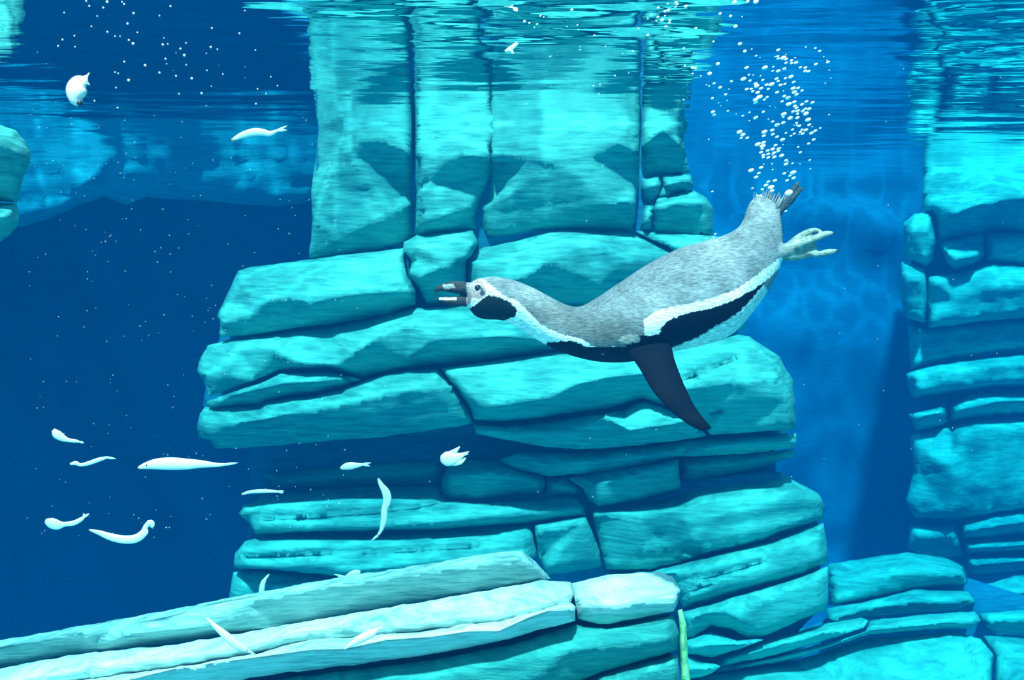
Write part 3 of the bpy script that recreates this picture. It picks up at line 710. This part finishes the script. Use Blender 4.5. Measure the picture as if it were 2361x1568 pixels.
# near flipper, sweeping down and a little towards the camera
parts.append(loft([(1440, 800, 1530, 780, YB - .055, .020), (1452, 820, 1548, 800, YB - .08, .016), (1468, 842, 1556, 828, YB - .10, .011), (1484, 868, 1566, 856, YB - .12, .009), (1502, 899, 1580, 890, YB - .14, .0075),
                   (1524, 926, 1596, 924, YB - .155, .0065), (1550, 952, 1611, 948, YB - .165, .0055), (1580, 975, 1626, 968, YB - .175, .005), (1606, 990, 1638, 981, YB - .18, .004), (1624, 995, 1642, 988, YB - .182, .002)], 28, 5))
# far flipper, folded back along the far flank
parts.append(loft([(1420, 700, 1450, 790, YB + .07, .016), (1480, 670, 1510, 740, YB + .11, .010), (1560, 640, 1585, 700, YB + .125, .007), (1640, 610, 1655, 650, YB + .125, .005), (1690, 590, 1695, 605, YB + .12, .003)], 20, 5))
# near foot: shank, web and three toes
YF = YB - .02
parts.append(tube([(1765, 590, YF, 24), (1790, 583, YF, 20), (1812, 578, YF, 17), (1830, 574, YF, 15)], 16))
parts.append(loft([(1795, 570, 1797, 598, YF, .012), (1820, 556, 1826, 602, YF, .009), (1846, 545, 1858, 596, YF, .006), (1866, 540, 1880, 590, YF, .0045), (1876, 542, 1886, 580, YF, .003)], 20, 4))
for t in ([(1812, 574, YF, 9), (1835, 553, YF, 9), (1860, 537, YF, 7.5), (1880, 531, YF, 6), (1897, 536, YF, 3)],
          [(1815, 578, YF - .006, 9), (1848, 562, YF - .01, 9), (1880, 549, YF - .01, 8), (1903, 540, YF - .01, 8), (1921, 537, YF - .01, 3.5)],
          [(1815, 584, YF, 9), (1850, 582, YF, 7.5), (1885, 586, YF, 7), (1912, 581, YF, 7.5), (1932, 577, YF, 3)]):
    parts.append(tube(t, 12))
# far foot, raised behind the tail
YG = YB + .05
parts.append(tube([(1780, 505, YG, 14), (1796, 485, YG, 11), (1808, 468, YG, 9), (1820, 450, YG, 9)], 14))
for t in ([(1806, 470, YG, 7), (1822, 448, YG, 7), (1836, 428, YG, 6), (1845, 418, YG, 2.5)], [(1808, 475, YG, 7), (1826, 458, YG, 7), (1842, 440, YG, 6), (1852, 432, YG, 2.5)], [(1804, 480, YG, 7), (1815, 474, YG, 6), (1828, 462, YG, 5), (1836, 452, YG, 2)]):
    parts.append(tube(t, 12))
PV, PF = join(parts)
peng_c = at(1560, 690, YB)
peng = empty('penguin', peng_c)
tag(peng, 'grey-backed penguin with white and black bands swimming left underwater', 'penguin')
tmp = mesh_obj('body_source', PV, PF, None)
rm = tmp.modifiers.new('r', 'REMESH'); rm.mode = 'VOXEL'; rm.voxel_size = 0.0019
sm = tmp.modifiers.new('s', 'SMOOTH'); sm.iterations = 5; sm.factor = 0.5
dg = bpy.context.evaluated_depsgraph_get()
me = bpy.data.meshes.new_from_object(tmp.evaluated_get(dg), depsgraph=dg)
me.name = 'body'
bpy.data.objects.remove(tmp)
me.polygons.foreach_set('use_smooth', [True] * len(me.polygons))
pbody = bpy.data.objects.new('body', me)
COL.objects.link(pbody)
pbody.parent = peng; pbody.location = -peng.location

co = np.empty(len(me.vertices) * 3); me.vertices.foreach_get('co', co); co = co.reshape(-1, 3)
qx, qy = project_np(co)
nzx = np.array([noise.noise((a * 0.09, b * 0.16, 1.0)) + 0.8 * noise.noise((a * 0.25, b * 0.4, 1.0)) for a, b in zip(qx, qy)])
nzy = np.array([noise.noise((a * 0.09, b * 0.16, 31.0)) + 0.8 * noise.noise((a * 0.25, b * 0.4, 31.0)) for a, b in zip(qx, qy)])
jx, jy = qx + nzx * 3.2, qy + nzy * 2.6
col = np.zeros((len(co), 4)); col[:, 3] = 1
GREY = (0.19, 0.21, 0.22)
mott = np.array([noise.fractal((a * 0.02, b * 0.03, 4.0), 1, 2, 4) for a, b in zip(qx, qy)])
g = np.clip(1.0 + 0.25 * mott, 0.6, 1.5)
for i in range(3): col[:, i] = GREY[i] * g
# browner, darker nape and shoulder
shoulder = np.exp(-(((qx - 1400) / 110) ** 2 + ((qy - 770) / 45) ** 2)) + 0.8 * np.exp(-(((qx - 1270) / 70) ** 2 + ((qy - 725) / 30) ** 2))
shoulder = np.clip(shoulder, 0, 1)
br = np.array((0.07, 0.065, 0.055))
for i in range(3): col[:, i] = col[:, i] * (1 - 0.75 * shoulder) + br[i] * 0.75 * shoulder
def paint(poly, c, soft=True):
    m = in_poly(jx if soft else qx, jy if soft else qy, np.array(poly, float))
    for i in range(3): col[m, i] = c[i]
    return m
WHITE = (0.72, 0.76, 0.74); BLACK = (0.003, 0.004, 0.007)
isflip = (qy > 800) & (co[:, 1] < YB - .06)
# belly
paint([(1560, 800), (1615, 775), (1660, 748), (1700, 724), (1734, 690), (1760, 655), (1790, 700), (1730, 850), (1540, 850), (1530, 803)], (0.55, 0.66, 0.62))
# throat and eyebrow band
paint([(1105, 640), (1125, 652), (1158, 679), (1192, 695), (1217, 717), (1243, 746), (1276, 763), (1310, 775), (1344, 783), (1370, 799), (1391, 808), (1414, 796), (1432, 815), (1387, 816), (1370, 808), (1340, 795), (1315, 786), (1268, 793), (1250, 850), (1100, 850), (1060, 740), (1080, 700), (1085, 660)], WHITE)
# chest band
paint([(1262, 791), (1315, 785), (1340, 794), (1370, 807), (1387, 815), (1429, 812), (1470, 800), (1480, 860), (1250, 860)], BLACK)
# flank: white, then black
paint([(1484, 739), (1505, 722), (1543, 709), (1590, 701), (1641, 688), (1700, 667), (1742, 637), (1775, 612), (1800, 592), (1812, 610), (1793, 622), (1768, 647), (1742, 664), (1708, 685), (1666, 702), (1628, 714), (1581, 723), (1547, 736), (1526, 752), (1522, 775), (1488, 775)], WHITE)
paint([(1526, 752), (1547, 736), (1581, 723), (1628, 714), (1666, 702), (1708, 685), (1742, 664), (1768, 645), (1762, 655), (1734, 688), (1700, 722), (1658, 747), (1615, 773), (1573, 791), (1540, 803), (1510, 800), (1518, 775)], BLACK)
# face
paint([(1118, 684), (1137, 681), (1158, 687), (1179, 699), (1193, 717), (1188, 730), (1162, 739), (1128, 741), (1095, 733), (1080, 714), (1100, 700)], (0.008, 0.016, 0.018))
paint([(1085, 650), (1100, 642), (1112, 650), (1122, 670), (1120, 684), (1102, 690), (1090, 684), (1084, 700), (1074, 704), (1074, 690), (1082, 670)], (0.36, 0.24, 0.23), False)
paint([(1100, 655), (1110, 660), (1118, 674), (1114, 684), (1106, 680), (1108, 670)], (0.05, 0.07, 0.08), False)
# beak
bk = qx < 1076
for i in range(3): col[bk, i] = 0.035
paint([(1020, 656), (1045, 655), (1050, 664), (1025, 668)], (0.28, 0.27, 0.25), False)
paint([(1012, 686), (1052, 686), (1052, 692), (1012, 691)], (0.6, 0.62, 0.58), False)
# flipper near-black
for i in range(3): col[isflip, i] = (0.003, 0.004, 0.007)[i]
paint([(1440, 790), (1470, 775), (1520, 772), (1550, 800), (1552, 830), (1462, 832)], BLACK)
paint([(1420, 785), (1440, 772), (1470, 772), (1478, 785), (1450, 795)], (0.35, 0.30, 0.26))
# feet
ft = (qx > 1806) & (qy > 515)
mm = np.array([noise.fractal((a * 0.06, b * 0.06, 9.0), 1, 2, 3) for a, b in zip(qx[ft], qy[ft])])
for i, c in enumerate((0.20, 0.24, 0.21)): col[ft, i] = c * np.clip(1 + 0.5 * mm, .4, 1.6)
fk = (co[:, 1] > YB + .02) & (qx > 1798) & (qy < 515)
for i, c in enumerate((0.05, 0.07, 0.08)): col[fk, i] = c
at_ = me.color_attributes.new('plumage', 'FLOAT_COLOR', 'POINT')
at_.data.foreach_set('color', col.ravel())

mP, nt, N, L, P = new_mat('penguin_plumage')
ca = N.new('ShaderNodeVertexColor'); ca.layer_name = 'plumage'
geo = N.new('ShaderNodeNewGeometry')
mp = N.new('ShaderNodeMapping'); mp.inputs['Rotation'].default_value = (0, math.radians(20), 0); mp.inputs['Scale'].default_value = (90, 160, 330)
L.new(geo.outputs['Position'], mp.inputs[0])
nz = N.new('ShaderNodeTexNoise'); nz.inputs['Scale'].default_value = 1.0; nz.inputs['Detail'].default_value = 4
L.new(mp.outputs[0], nz.inputs['Vector'])
mr = N.new('ShaderNodeMapRange'); mr.inputs['From Min'].default_value = .3; mr.inputs['From Max'].default_value = .7; mr.inputs['To Min'].default_value = .58; mr.inputs['To Max'].default_value = 1.4
L.new(nz.outputs['Fac'], mr.inputs['Value'])
mu = N.new('ShaderNodeVectorMath'); mu.operation = 'SCALE'
L.new(ca.outputs[0], mu.inputs[0]); L.new(mr.outputs[0], mu.inputs['Scale'])
L.new(mu.outputs[0], P.inputs['Base Color'])
bp = N.new('ShaderNodeBump'); bp.inputs['Strength'].default_value = .5; bp.inputs['Distance'].default_value = .0016
L.new(nz.outputs['Fac'], bp.inputs['Height']); L.new(bp.outputs[0], P.inputs['Normal'])
P.inputs['Roughness'].default_value = .6
P.inputs['Specular IOR Level'].default_value = .03
me.materials.append(mP)

def simple(name, c, rough=.5, spec=.5):
    m, nt, N, L, P = new_mat(name)
    nz = N.new('ShaderNodeTexNoise'); nz.inputs['Scale'].default_value = 40
    mix = N.new('ShaderNodeMix'); mix.data_type = 'RGBA'
    mix.inputs[6].default_value = (*c, 1); mix.inputs[7].default_value = (*[x * .75 for x in c], 1)
    L.new(nz.outputs['Fac'], mix.inputs[0]); L.new(mix.outputs[2], P.inputs['Base Color'])
    P.inputs['Roughness'].default_value = rough
    P.inputs['Specular IOR Level'].default_value = spec
    return m
M_EYE = simple('dark_eye', (0.01, 0.01, 0.012), .1)
M_PINK = simple('pink_skin', (0.75, 0.55, 0.52), .5)
M_TAIL = simple('tail_grey', (0.20, 0.21, 0.21), .6)
M_CLAW = simple('claw', (0.03, 0.03, 0.03), .3)
M_FISH = simple('silver_fish', (0.82, 0.80, 0.76), .3, .6)
M_FIN = simple('fish_fin', (0.75, 0.88, 0.82), .4)
M_SNOUT = simple('fish_snout', (0.70, 0.30, 0.16), .5)

def ball(name, c, r, mat, parent, nseg=16, scale=(1, 1, 1)):
    V, Fc = [], []
    nr = nseg // 2
    for j in range(1, nr):
        for i in range(nseg):
            t = math.pi * j / nr; a = 2 * math.pi * i / nseg
            V.append((c[0] + r * scale[0] * math.sin(t) * math.cos(a), c[1] + r * scale[1] * math.sin(t) * math.sin(a), c[2] + r * scale[2] * math.cos(t)))
    for j in range(nr - 2):
        for i in range(nseg):
            i2 = (i + 1) % nseg
            Fc.append((j * nseg + i, (j + 1) * nseg + i, (j + 1) * nseg + i2, j * nseg + i2))
    V.append((c[0], c[1], c[2] + r * scale[2])); V.append((c[0], c[1], c[2] - r * scale[2]))
    for i in range(nseg):
        i2 = (i + 1) % nseg
        Fc.append((len(V) - 2, i, i2)); Fc.append((len(V) - 1, (nr - 2) * nseg + i2, (nr - 2) * nseg + i))
    return mesh_obj(name, V, Fc, mat, parent)

# eye with a pale rim
eye_p = at(1101, 664, YB - .028)
e_ = ball('eye', eye_p, .0052, M_EYE, peng)
e_['label'] = 'small dark round eye'
ring = []
for k in range(17):
    a = 2 * math.pi * k / 16
    ring.append((1102 + 9.5 * math.cos(a), 665 + 9.5 * math.sin(a), YB - .028, 2.2))
v, f = tube(ring, 8, 2)
er = mesh_obj('eye_ring', v, f, M_PINK, peng); er['label'] = 'pale pink bare skin ring round the eye'
# tail feathers
for k in range(22):
    x = 1738 + k * 2.7
    by = 474 + 0.25 * k
    tx, ty = x + 2 + k * .9 + random.uniform(-3, 3), 440 + abs(k - 9) * .9 + random.uniform(-7, 6)
    dyy = random.uniform(-.010, .010)
    v, f = tube([(x + 2, by, YB + dyy, 2.2), ((x + 2 + tx) / 2 + random.uniform(-1.5, 1.5), (by + ty) / 2, YB + dyy, 2.0), (tx, ty, YB + dyy * .5, .4)], 6, 4, flat=.6)
    mesh_obj('tail_feather', v, f, M_TAIL, peng)
# claws
for (a, b) in (((1895, 535), (1903, 540)), ((1918, 537), (1927, 538)), ((1929, 578), (1937, 578))):
    v, f = tube([(a[0], a[1], YF - .006, 3), ((a[0] + b[0]) / 2, (a[1] + b[1]) / 2, YF - .006, 2.2), (b[0], b[1], YF - .006, .4)], 8, 3)
    mesh_obj('claw', v, f, M_CLAW, peng)

# ------------------------------------------------------------------ fish
def fish(label, Y, line, tail=None, fins=(), eye=None, snout=True, group='dead silver fish drifting in the pool', name='fish', cat='fish', flat=.55):
    c = at(line[0][0], line[0][1], Y)
    root = empty(name, c)
    tag(root, label, cat, group)
    v, f = tube([(p[0], p[1], Y, p[2]) for p in line], 14, 6, flat=flat)
    mesh_obj('body', v, f, M_FISH, root)
    if snout:
        p, q = line[0], line[1]
        t = .22
        v, f = tube([(p[0] - (q[0] - p[0]) * .04, p[1] - (q[1] - p[1]) * .04, Y, p[2] * .75), (p[0] + (q[0] - p[0]) * t * .5, p[1] + (q[1] - p[1]) * t * .5, Y, p[2] * 1.05 + (q[2] - p[2]) * t * .5 + .3), (p[0] + (q[0] - p[0]) * t, p[1] + (q[1] - p[1]) * t, Y, p[2] + (q[2] - p[2]) * t)], 12, 3, flat=flat)
        o = mesh_obj('snout', v, f, M_SNOUT, root); o['label'] = 'orange-tinged snout'
    if tail:
        for tp in tail:
            e = line[-1]
            v, f = tube([(e[0], e[1], Y, max(e[2], 1.6)), ((e[0] + tp[0]) / 2, (e[1] + tp[1]) / 2, Y, 2.8), (tp[0], tp[1], Y, .4)], 8, 4, flat=.25)
            mesh_obj('tail_fin', v, f, M_FIN, root)
    for fn in fins:
        v, f = tube([(p[0], p[1], Y - .002, p[2]) for p in fn], 8, 4, flat=.3)
        mesh_obj('fin', v, f, M_FIN, root)
    if eye:
        ball('eye', at(eye[0], eye[1], Y - line[1][2] * flat * Y / F), eye[2] * Y / F, M_EYE, root, 10)
    return root

fish('blurred curled white fish near the upper left corner', 1.30, [(184, 240, 8), (176, 228, 17), (176, 210, 23), (182, 194, 20), (194, 184, 11)], tail=[(206, 168), (207, 196)], eye=(184, 238, 7), snout=False, flat=.7)
fish('small white fish with forked tail drifting near surface left of the pillar', 2.0, [(535, 323, 3), (556, 313, 7), (583, 305, 9), (605, 305, 8), (622, 308, 6), (640, 301, 3)], tail=[(662, 290), (662, 300)])
fish('pinkish fish scrap floating near surface above the rock pillar', 2.2, [(1164, 119, 3), (1177, 113, 6), (1188, 104, 5), (1194, 99, 3)], fins=[[(1175, 113, 5), (1182, 121, 3), (1183, 125, 1)]], snout=False, name='fish_scrap')
fish('broad-headed small fish, topmost in the lower left shoal', 2.1, [(123, 991, 5), (131, 1001, 11), (143, 1009, 9), (158, 1015, 5), (175, 1017, 4), (184, 1019, 2)], tail=[(194, 1021)])
fish('thin wavy fish with a hooked snout in the lower left shoal', 2.2, [(162, 1070, 3), (175, 1068, 5), (186, 1072, 4), (205, 1068, 5), (228, 1060, 5), (246, 1055, 3)], tail=[(268, 1058)])
fish('longest slender white fish with a pointed tail, left of lower pillar', 1.9, [(319, 1079, 3), (336, 1074, 8), (362, 1070, 13), (395, 1069, 15), (430, 1070, 13), (465, 1070, 9), (500, 1072, 5), (520, 1071, 3)], tail=[(549, 1067)], eye=(338, 1073, 2))
fish('tiny thin fish hovering above the left end of lower stones', 2.6, [(558, 1140, 2.5), (575, 1135, 4), (600, 1133, 5), (625, 1133, 4), (642, 1134, 3)], tail=[(655, 1132), (654, 1137)])
fish('white fish with a bulbous head and upturned tail, lower left', 2.0, [(105, 1201, 6), (118, 1206, 13), (133, 1210, 12), (148, 1209, 6), (170, 1206, 6), (186, 1198, 5), (194, 1192, 3)], tail=[(193, 1183), (206, 1184)])
fish('bent fish with a folded ragged tail, lowest of the left shoal', 1.95, [(206, 1222, 2), (228, 1228, 6), (255, 1238, 9), (285, 1244, 10), (312, 1242, 10), (330, 1230, 9), (336, 1215, 6), (342, 1207, 6)], tail=[(354, 1204), (353, 1219)], fins=[[(330, 1235, 5), (338, 1228, 4), (341, 1222, 1)], [(340, 1206, 6), (350, 1206, 7), (352, 1216, 3)]])
fish('short plump fish with forked tail over the dark recess', 2.4, [(785, 1080, 3), (797, 1076, 8), (810, 1074, 9), (824, 1073, 6), (836, 1071, 3)], tail=[(856, 1067), (854, 1075)])
fish('fat white fish seen head-on below the penguin, fins raised', 2.2, [(1016, 1058, 8), (1028, 1058, 17), (1045, 1057, 16), (1060, 1052, 9), (1068, 1048, 5)], tail=[(1082, 1041), (1080, 1047)], fins=[[(1030, 1050, 7), (1048, 1041, 6), (1060, 1030, 1.5)], [(1045, 1068, 7), (1062, 1066, 5), (1074, 1056, 1.5)]])
fish('long fish hanging upright in front of the lower stones', 2.5, [(872, 1104, 3), (879, 1118, 6), (890, 1136, 10), (893, 1155, 10), (887, 1175, 8), (885, 1200, 8), (880, 1220, 5), (872, 1234, 3)], tail=[(863, 1242), (856, 1247)])
fish('small upright fish partly behind the pale ledge', 2.65, [(602, 1378, 6), (604, 1358, 7), (607, 1344, 6), (613, 1333, 3)], tail=[(621, 1324)], snout=False)
fish('small fish with whip-like tail just above the pale ledge', 2.6, [(831, 1320, 5), (820, 1322, 9), (808, 1327, 8), (797, 1332, 4)], tail=[(778, 1329), (770, 1324)], snout=False)
fish('long slanting white fish over the pale ledge, bottom left', 1.58, [(476, 1424, 2), (495, 1443, 6), (520, 1465, 10), (548, 1488, 10), (570, 1500, 6)], tail=[(592, 1511)], snout=False)
fish('slanting white fish over the pale ledge, bottom centre', 1.58, [(793, 1497, 2), (812, 1484, 6), (835, 1471, 10), (858, 1460, 9), (870, 1452, 4)], tail=[(882, 1444)], snout=False)

# ------------------------------------------------------------------ bubbles
mB, nt, N, L, P = new_mat('air_bubble')
P.inputs['Base Color'].default_value = (1.0, 0.97, 0.93, 1)
P.inputs['Roughness'].default_value = .12
P.inputs['Specular IOR Level'].default_value = 1.0
P.inputs['Alpha'].default_value = .9
def ball_mesh(nseg=10):
    o = ball('bubble_source', (0, 0, 0), 1.0, mB, None, nseg)
    m = o.data; bpy.data.objects.remove(o); return m
BM = ball_mesh(); BM.name = 'bubble'
BMS = ball_mesh(6); BMS.name = 'small_bubble'
def bubble(px, py, r, Y, label, group, small=False, stretch=1.0):
    o = bpy.data.objects.new('bubble', BMS if small else BM)
    o.location = at(px, py, Y)
    s = r * Y / F
    o.scale = (s * stretch, s, s)
    o.rotation_euler = (0, math.radians(-22), 0)
    tag(o, label, 'bubble', group)
    COL.objects.link(o)
    return o
A_ = [(1210, 120, 6), (600, 140, 5), (730, 105, 3), (810, 225, 4), (1200, 235, 5), (1210, 278, 5), (1300, 262, 9), (1350, 285, 6), (1450, 308, 5), (1350, 355, 5), (1450, 360, 5), (1530, 350, 7), (1710, 68, 3), (1880, 88, 4), (1960, 140, 5), (2110, 340, 6), (1890, 378, 6), (1610, 435, 5), (1700, 440, 6), (1700, 500, 6), (1760, 505, 6), (640, 440, 7), (970, 438, 9), (1120, 425, 4), (1320, 460, 6), (1110, 500, 4), (1210, 500, 7), (680, 568, 4), (760, 572, 3), (890, 590, 3), (580, 645, 9), (370, 690, 4), (700, 675, 5), (930, 665, 5), (1180, 640, 6), (1210, 685, 5), (1340, 632, 5), (1440, 605, 8), (1490, 700, 6), (1250, 755, 6), (1330, 735, 5), (800, 730, 6), (820, 772, 8), (1000, 750, 6), (1090, 740, 9), (640, 830, 6), (720, 825, 5), (900, 815, 7), (1030, 828, 5), (750, 868, 5), (840, 888, 7), (1190, 885, 6), (160, 800, 6), (260, 925, 5), (50, 725, 5), (1480, 815, 8), (1570, 808, 6), (1640, 855, 5), (1500, 885, 8), (1540, 925, 7), (1320, 955, 6), (1390, 985, 8), (1280, 1050, 5), (870, 970, 10), (800, 1020, 8), (1010, 972, 5), (960, 1020, 5), (800, 1070, 7), (1400, 1098, 9), (1500, 1060, 7), (1720, 1052, 6), (1830, 1070, 6), (1640, 1105, 6), (1510, 1135, 6), (1540, 1168, 6), (1700, 1185, 6), (1770, 1185, 7), (1480, 1235, 6), (1560, 1222, 7), (1650, 1228, 6), (1310, 1280, 9), (1300, 1335, 4), (1430, 1350, 9), (1560, 1345, 7), (1560, 1275, 5), (1710, 1270, 9), (1750, 1380, 9), (1540, 1440, 5), (1110, 1415, 5), (1190, 1475, 8), (1300, 1435, 7), (1590, 1492, 6), (1770, 1475, 6), (940, 1240, 5), (800, 1340, 8), (570, 1312, 4), (690, 1248, 4), (300, 1222, 4), (30, 1240, 7), (50, 1295, 6), (2130, 1290, 3), (2060, 720, 2.5), (290, 1032, 2.5), (320, 828, 2.5)]
B_ = [(510, 190, 9), (570, 242, 8), (540, 302, 5), (650, 300, 6), (960, 190, 9), (1100, 160, 7), (950, 262, 6), (1110, 235, 6), (1190, 280, 6), (1290, 330, 8), (1350, 210, 4), (1470, 148, 5), (1640, 150, 5), (1710, 155, 7), (1610, 190, 5), (1500, 222, 5), (1650, 222, 6), (1440, 262, 4), (1880, 170, 6), (1810, 212, 7), (1970, 122, 4), (1850, 330, 6), (1760, 402, 5), (1570, 465, 4), (1610, 560, 5), (840, 415, 9), (940, 385, 8), (930, 448, 9), (920, 495, 5), (1160, 432, 6), (1110, 500, 7), (1220, 495, 7), (1020, 528, 6), (900, 560, 6), (1210, 540, 6), (1030, 590, 6), (1130, 572, 7), (940, 612, 6), (940, 650, 5), (1030, 655, 6), (1140, 645, 7), (1270, 620, 8), (1350, 705, 6), (1350, 772, 7), (1470, 758, 4), (1780, 700, 4), (1600, 770, 3), (1100, 768, 3), (720, 885, 9), (900, 835, 7), (860, 935, 6), (810, 1008, 7), (1110, 872, 3), (1320, 942, 6), (1480, 925, 10), (1420, 985, 5), (1370, 1068, 6), (1490, 1025, 7), (1030, 1092, 6), (1150, 1070, 7), (990, 1155, 8), (1080, 1190, 10), (740, 1212, 5), (920, 1228, 5), (1100, 1255, 7), (830, 1345, 5), (900, 1340, 6), (1400, 1290, 13), (1330, 1385, 9), (1210, 1412, 7), (1270, 1448, 6), (1790, 858, 3), (20, 1268, 4)]
plume = [(1640 + a / 7.84, 100 + b / 7.84, r) for a, b, r in A_] + [(1640 + a / 7.84, 280 + b / 7.84, r) for a, b, r in B_]
plume += [(1649, 540, 4), (1628, 551, 3), (1645, 547, 3), (1812, 487, 4.5)]
for (x, y, r) in plume:
    if r == 13:
        bubble(x, y, 7, YB - .05, 'largest bright bubble beside the dark raised far foot of the penguin', 'bubbles rising behind the penguin', stretch=1.4)
        continue
    bubble(x, y, r * .46, YB + random.uniform(.03, .16), 'silvery bubble in the dense plume rising from the tail of the penguin', 'bubbles rising behind the penguin', stretch=1.8)
for q in range(34):
    x = random.gauss(1780, 70); y = random.uniform(110, 430)
    bubble(x, y, 1.2, YB + random.uniform(-.1, .1), 'silvery bubble in the dense plume rising from the tail of the penguin', 'bubbles rising behind the penguin', True, 1.6)
C_ = [(545, 90, 7), (260, 145, 5), (290, 155, 4), (115, 195, 7), (160, 210, 5), (230, 220, 5), (205, 250, 4), (595, 228, 4), (605, 270, 4), (750, 322, 5), (500, 242, 3), (1150, 260, 4), (1235, 320, 7), (1390, 312, 4), (1580, 58, 9), (1490, 25, 8), (1500, 40, 7), (1415, 35, 5), (1330, 72, 6), (1420, 95, 9), (1390, 105, 7), (1485, 65, 5), (1325, 155, 6), (1390, 145, 5), (1365, 183, 9), (1435, 185, 7), (1430, 208, 6), (1310, 190, 4), (1398, 242, 7), (1265, 137, 4), (1235, 168, 4), (1670, 258, 7), (2030, 240, 9), (2070, 398, 9), (1560, 440, 6), (1440, 438, 4), (1100, 467, 5), (1830, 378, 5), (1890, 125, 7), (1985, 147, 7), (2020, 22, 11), (2140, 15, 8), (2215, 15, 12), (2090, 152, 3), (2115, 465, 8), (1870, 580, 9), (1570, 598, 5), (1640, 615, 8), (1665, 620, 7), (1640, 668, 5), (1795, 668, 10), (1715, 690, 4), (1990, 738, 5), (1890, 792, 6), (1940, 857, 6), (1820, 892, 6), (1790, 780, 4), (2300, 612, 9), (850, 422, 4), (620, 453, 4), (620, 425, 3), (350, 512, 4), (740, 778, 4), (800, 768, 4), (790, 853, 4), (935, 687, 4), (1062, 663, 3), (1560, 905, 4), (1005, 488, 3), (130, 945, 3)]
for (x, y, r) in C_:
    bubble(1180 + x / 3.935, y / 3.935, r * .40, 1.78 + random.uniform(-.08, .05), 'bright bubble drifting just below the rippled surface at the top centre', 'bubbles under the surface at the top centre', stretch=1.4)
D_ = [(310, 10, 5), (338, 55, 5), (500, 17, 7), (465, 70, 5), (655, 38, 5), (635, 18, 4), (1075, 57, 5), (740, 120, 6), (975, 143, 4), (410, 147, 4), (685, 215, 6), (357, 240, 4), (502, 290, 5), (572, 330, 4), (617, 330, 3), (775, 295, 4), (203, 325, 4), (95, 360, 5), (55, 418, 5), (208, 425, 4), (697, 365, 5), (735, 396, 7), (1005, 405, 6), (1050, 400, 4), (1015, 345, 3), (1165, 442, 5), (1215, 390, 4), (1450, 255, 5), (1700, 303, 5), (1440, 427, 6), (1500, 448, 4), (1400, 485, 3), (1200, 502, 7), (1030, 535, 5), (655, 560, 5), (845, 593, 6), (1040, 580, 3), (1217, 590, 4), (1405, 640, 4), (572, 656, 4), (600, 666, 4), (975, 660, 5), (1125, 690, 5), (695, 728, 7), (1268, 712, 6), (1550, 673, 4), (580, 796, 4), (1152, 852, 4), (1357, 847, 6), (1445, 783, 3), (595, 978, 4), (1865, 808, 4), (1942, 850, 4), (2045, 778, 4), (1985, 697, 4), (1845, 455, 4), (1750, 97, 4), (385, 915, 4), (1850, 942, 4), (110, 115, 4)]
for (x, y, r) in D_:
    bubble(120 + x / 3.935, y / 3.935, r * .46, 1.6 + random.uniform(-.15, .1), 'tiny faint bubble scattered over the dark blue water at upper left', 'scattered bubbles at the upper left', True)

# countless fine specks in the water
V, Fc = [], []
for q in range(420):
    if q < 260: x, y = random.uniform(60, 800), random.uniform(250, 1500)
    else: x, y = random.uniform(60, 2340), random.uniform(100, 1500)
    Y = random.uniform(1.2, 1.8)
    if y > 1250: continue
    if in_poly(np.array([x]), np.array([y]), np.array([(1070, 600), (1950, 400), (1960, 620), (1660, 1010), (1050, 860)], float))[0]: continue
    c = at(x, y, Y); r = random.uniform(.5, .95) * Y / F
    b = len(V)
    V += [(c.x + 1.8 * r, c.y, c.z + .3 * r), (c.x - 1.8 * r, c.y, c.z - .3 * r), (c.x, c.y + r, c.z), (c.x, c.y - r, c.z), (c.x, c.y, c.z + r), (c.x, c.y, c.z - r)]
    for t in ((0, 2, 4), (2, 1, 4), (1, 3, 4), (3, 0, 4), (2, 0, 5), (1, 2, 5), (3, 1, 5), (0, 3, 5)): Fc.append(tuple(b + i for i in t))
sp = mesh_obj('suspended_specks', V, Fc, M_FIN)
tag(sp, 'fine pale specks suspended throughout the blue pool water', 'specks', None, 'stuff')
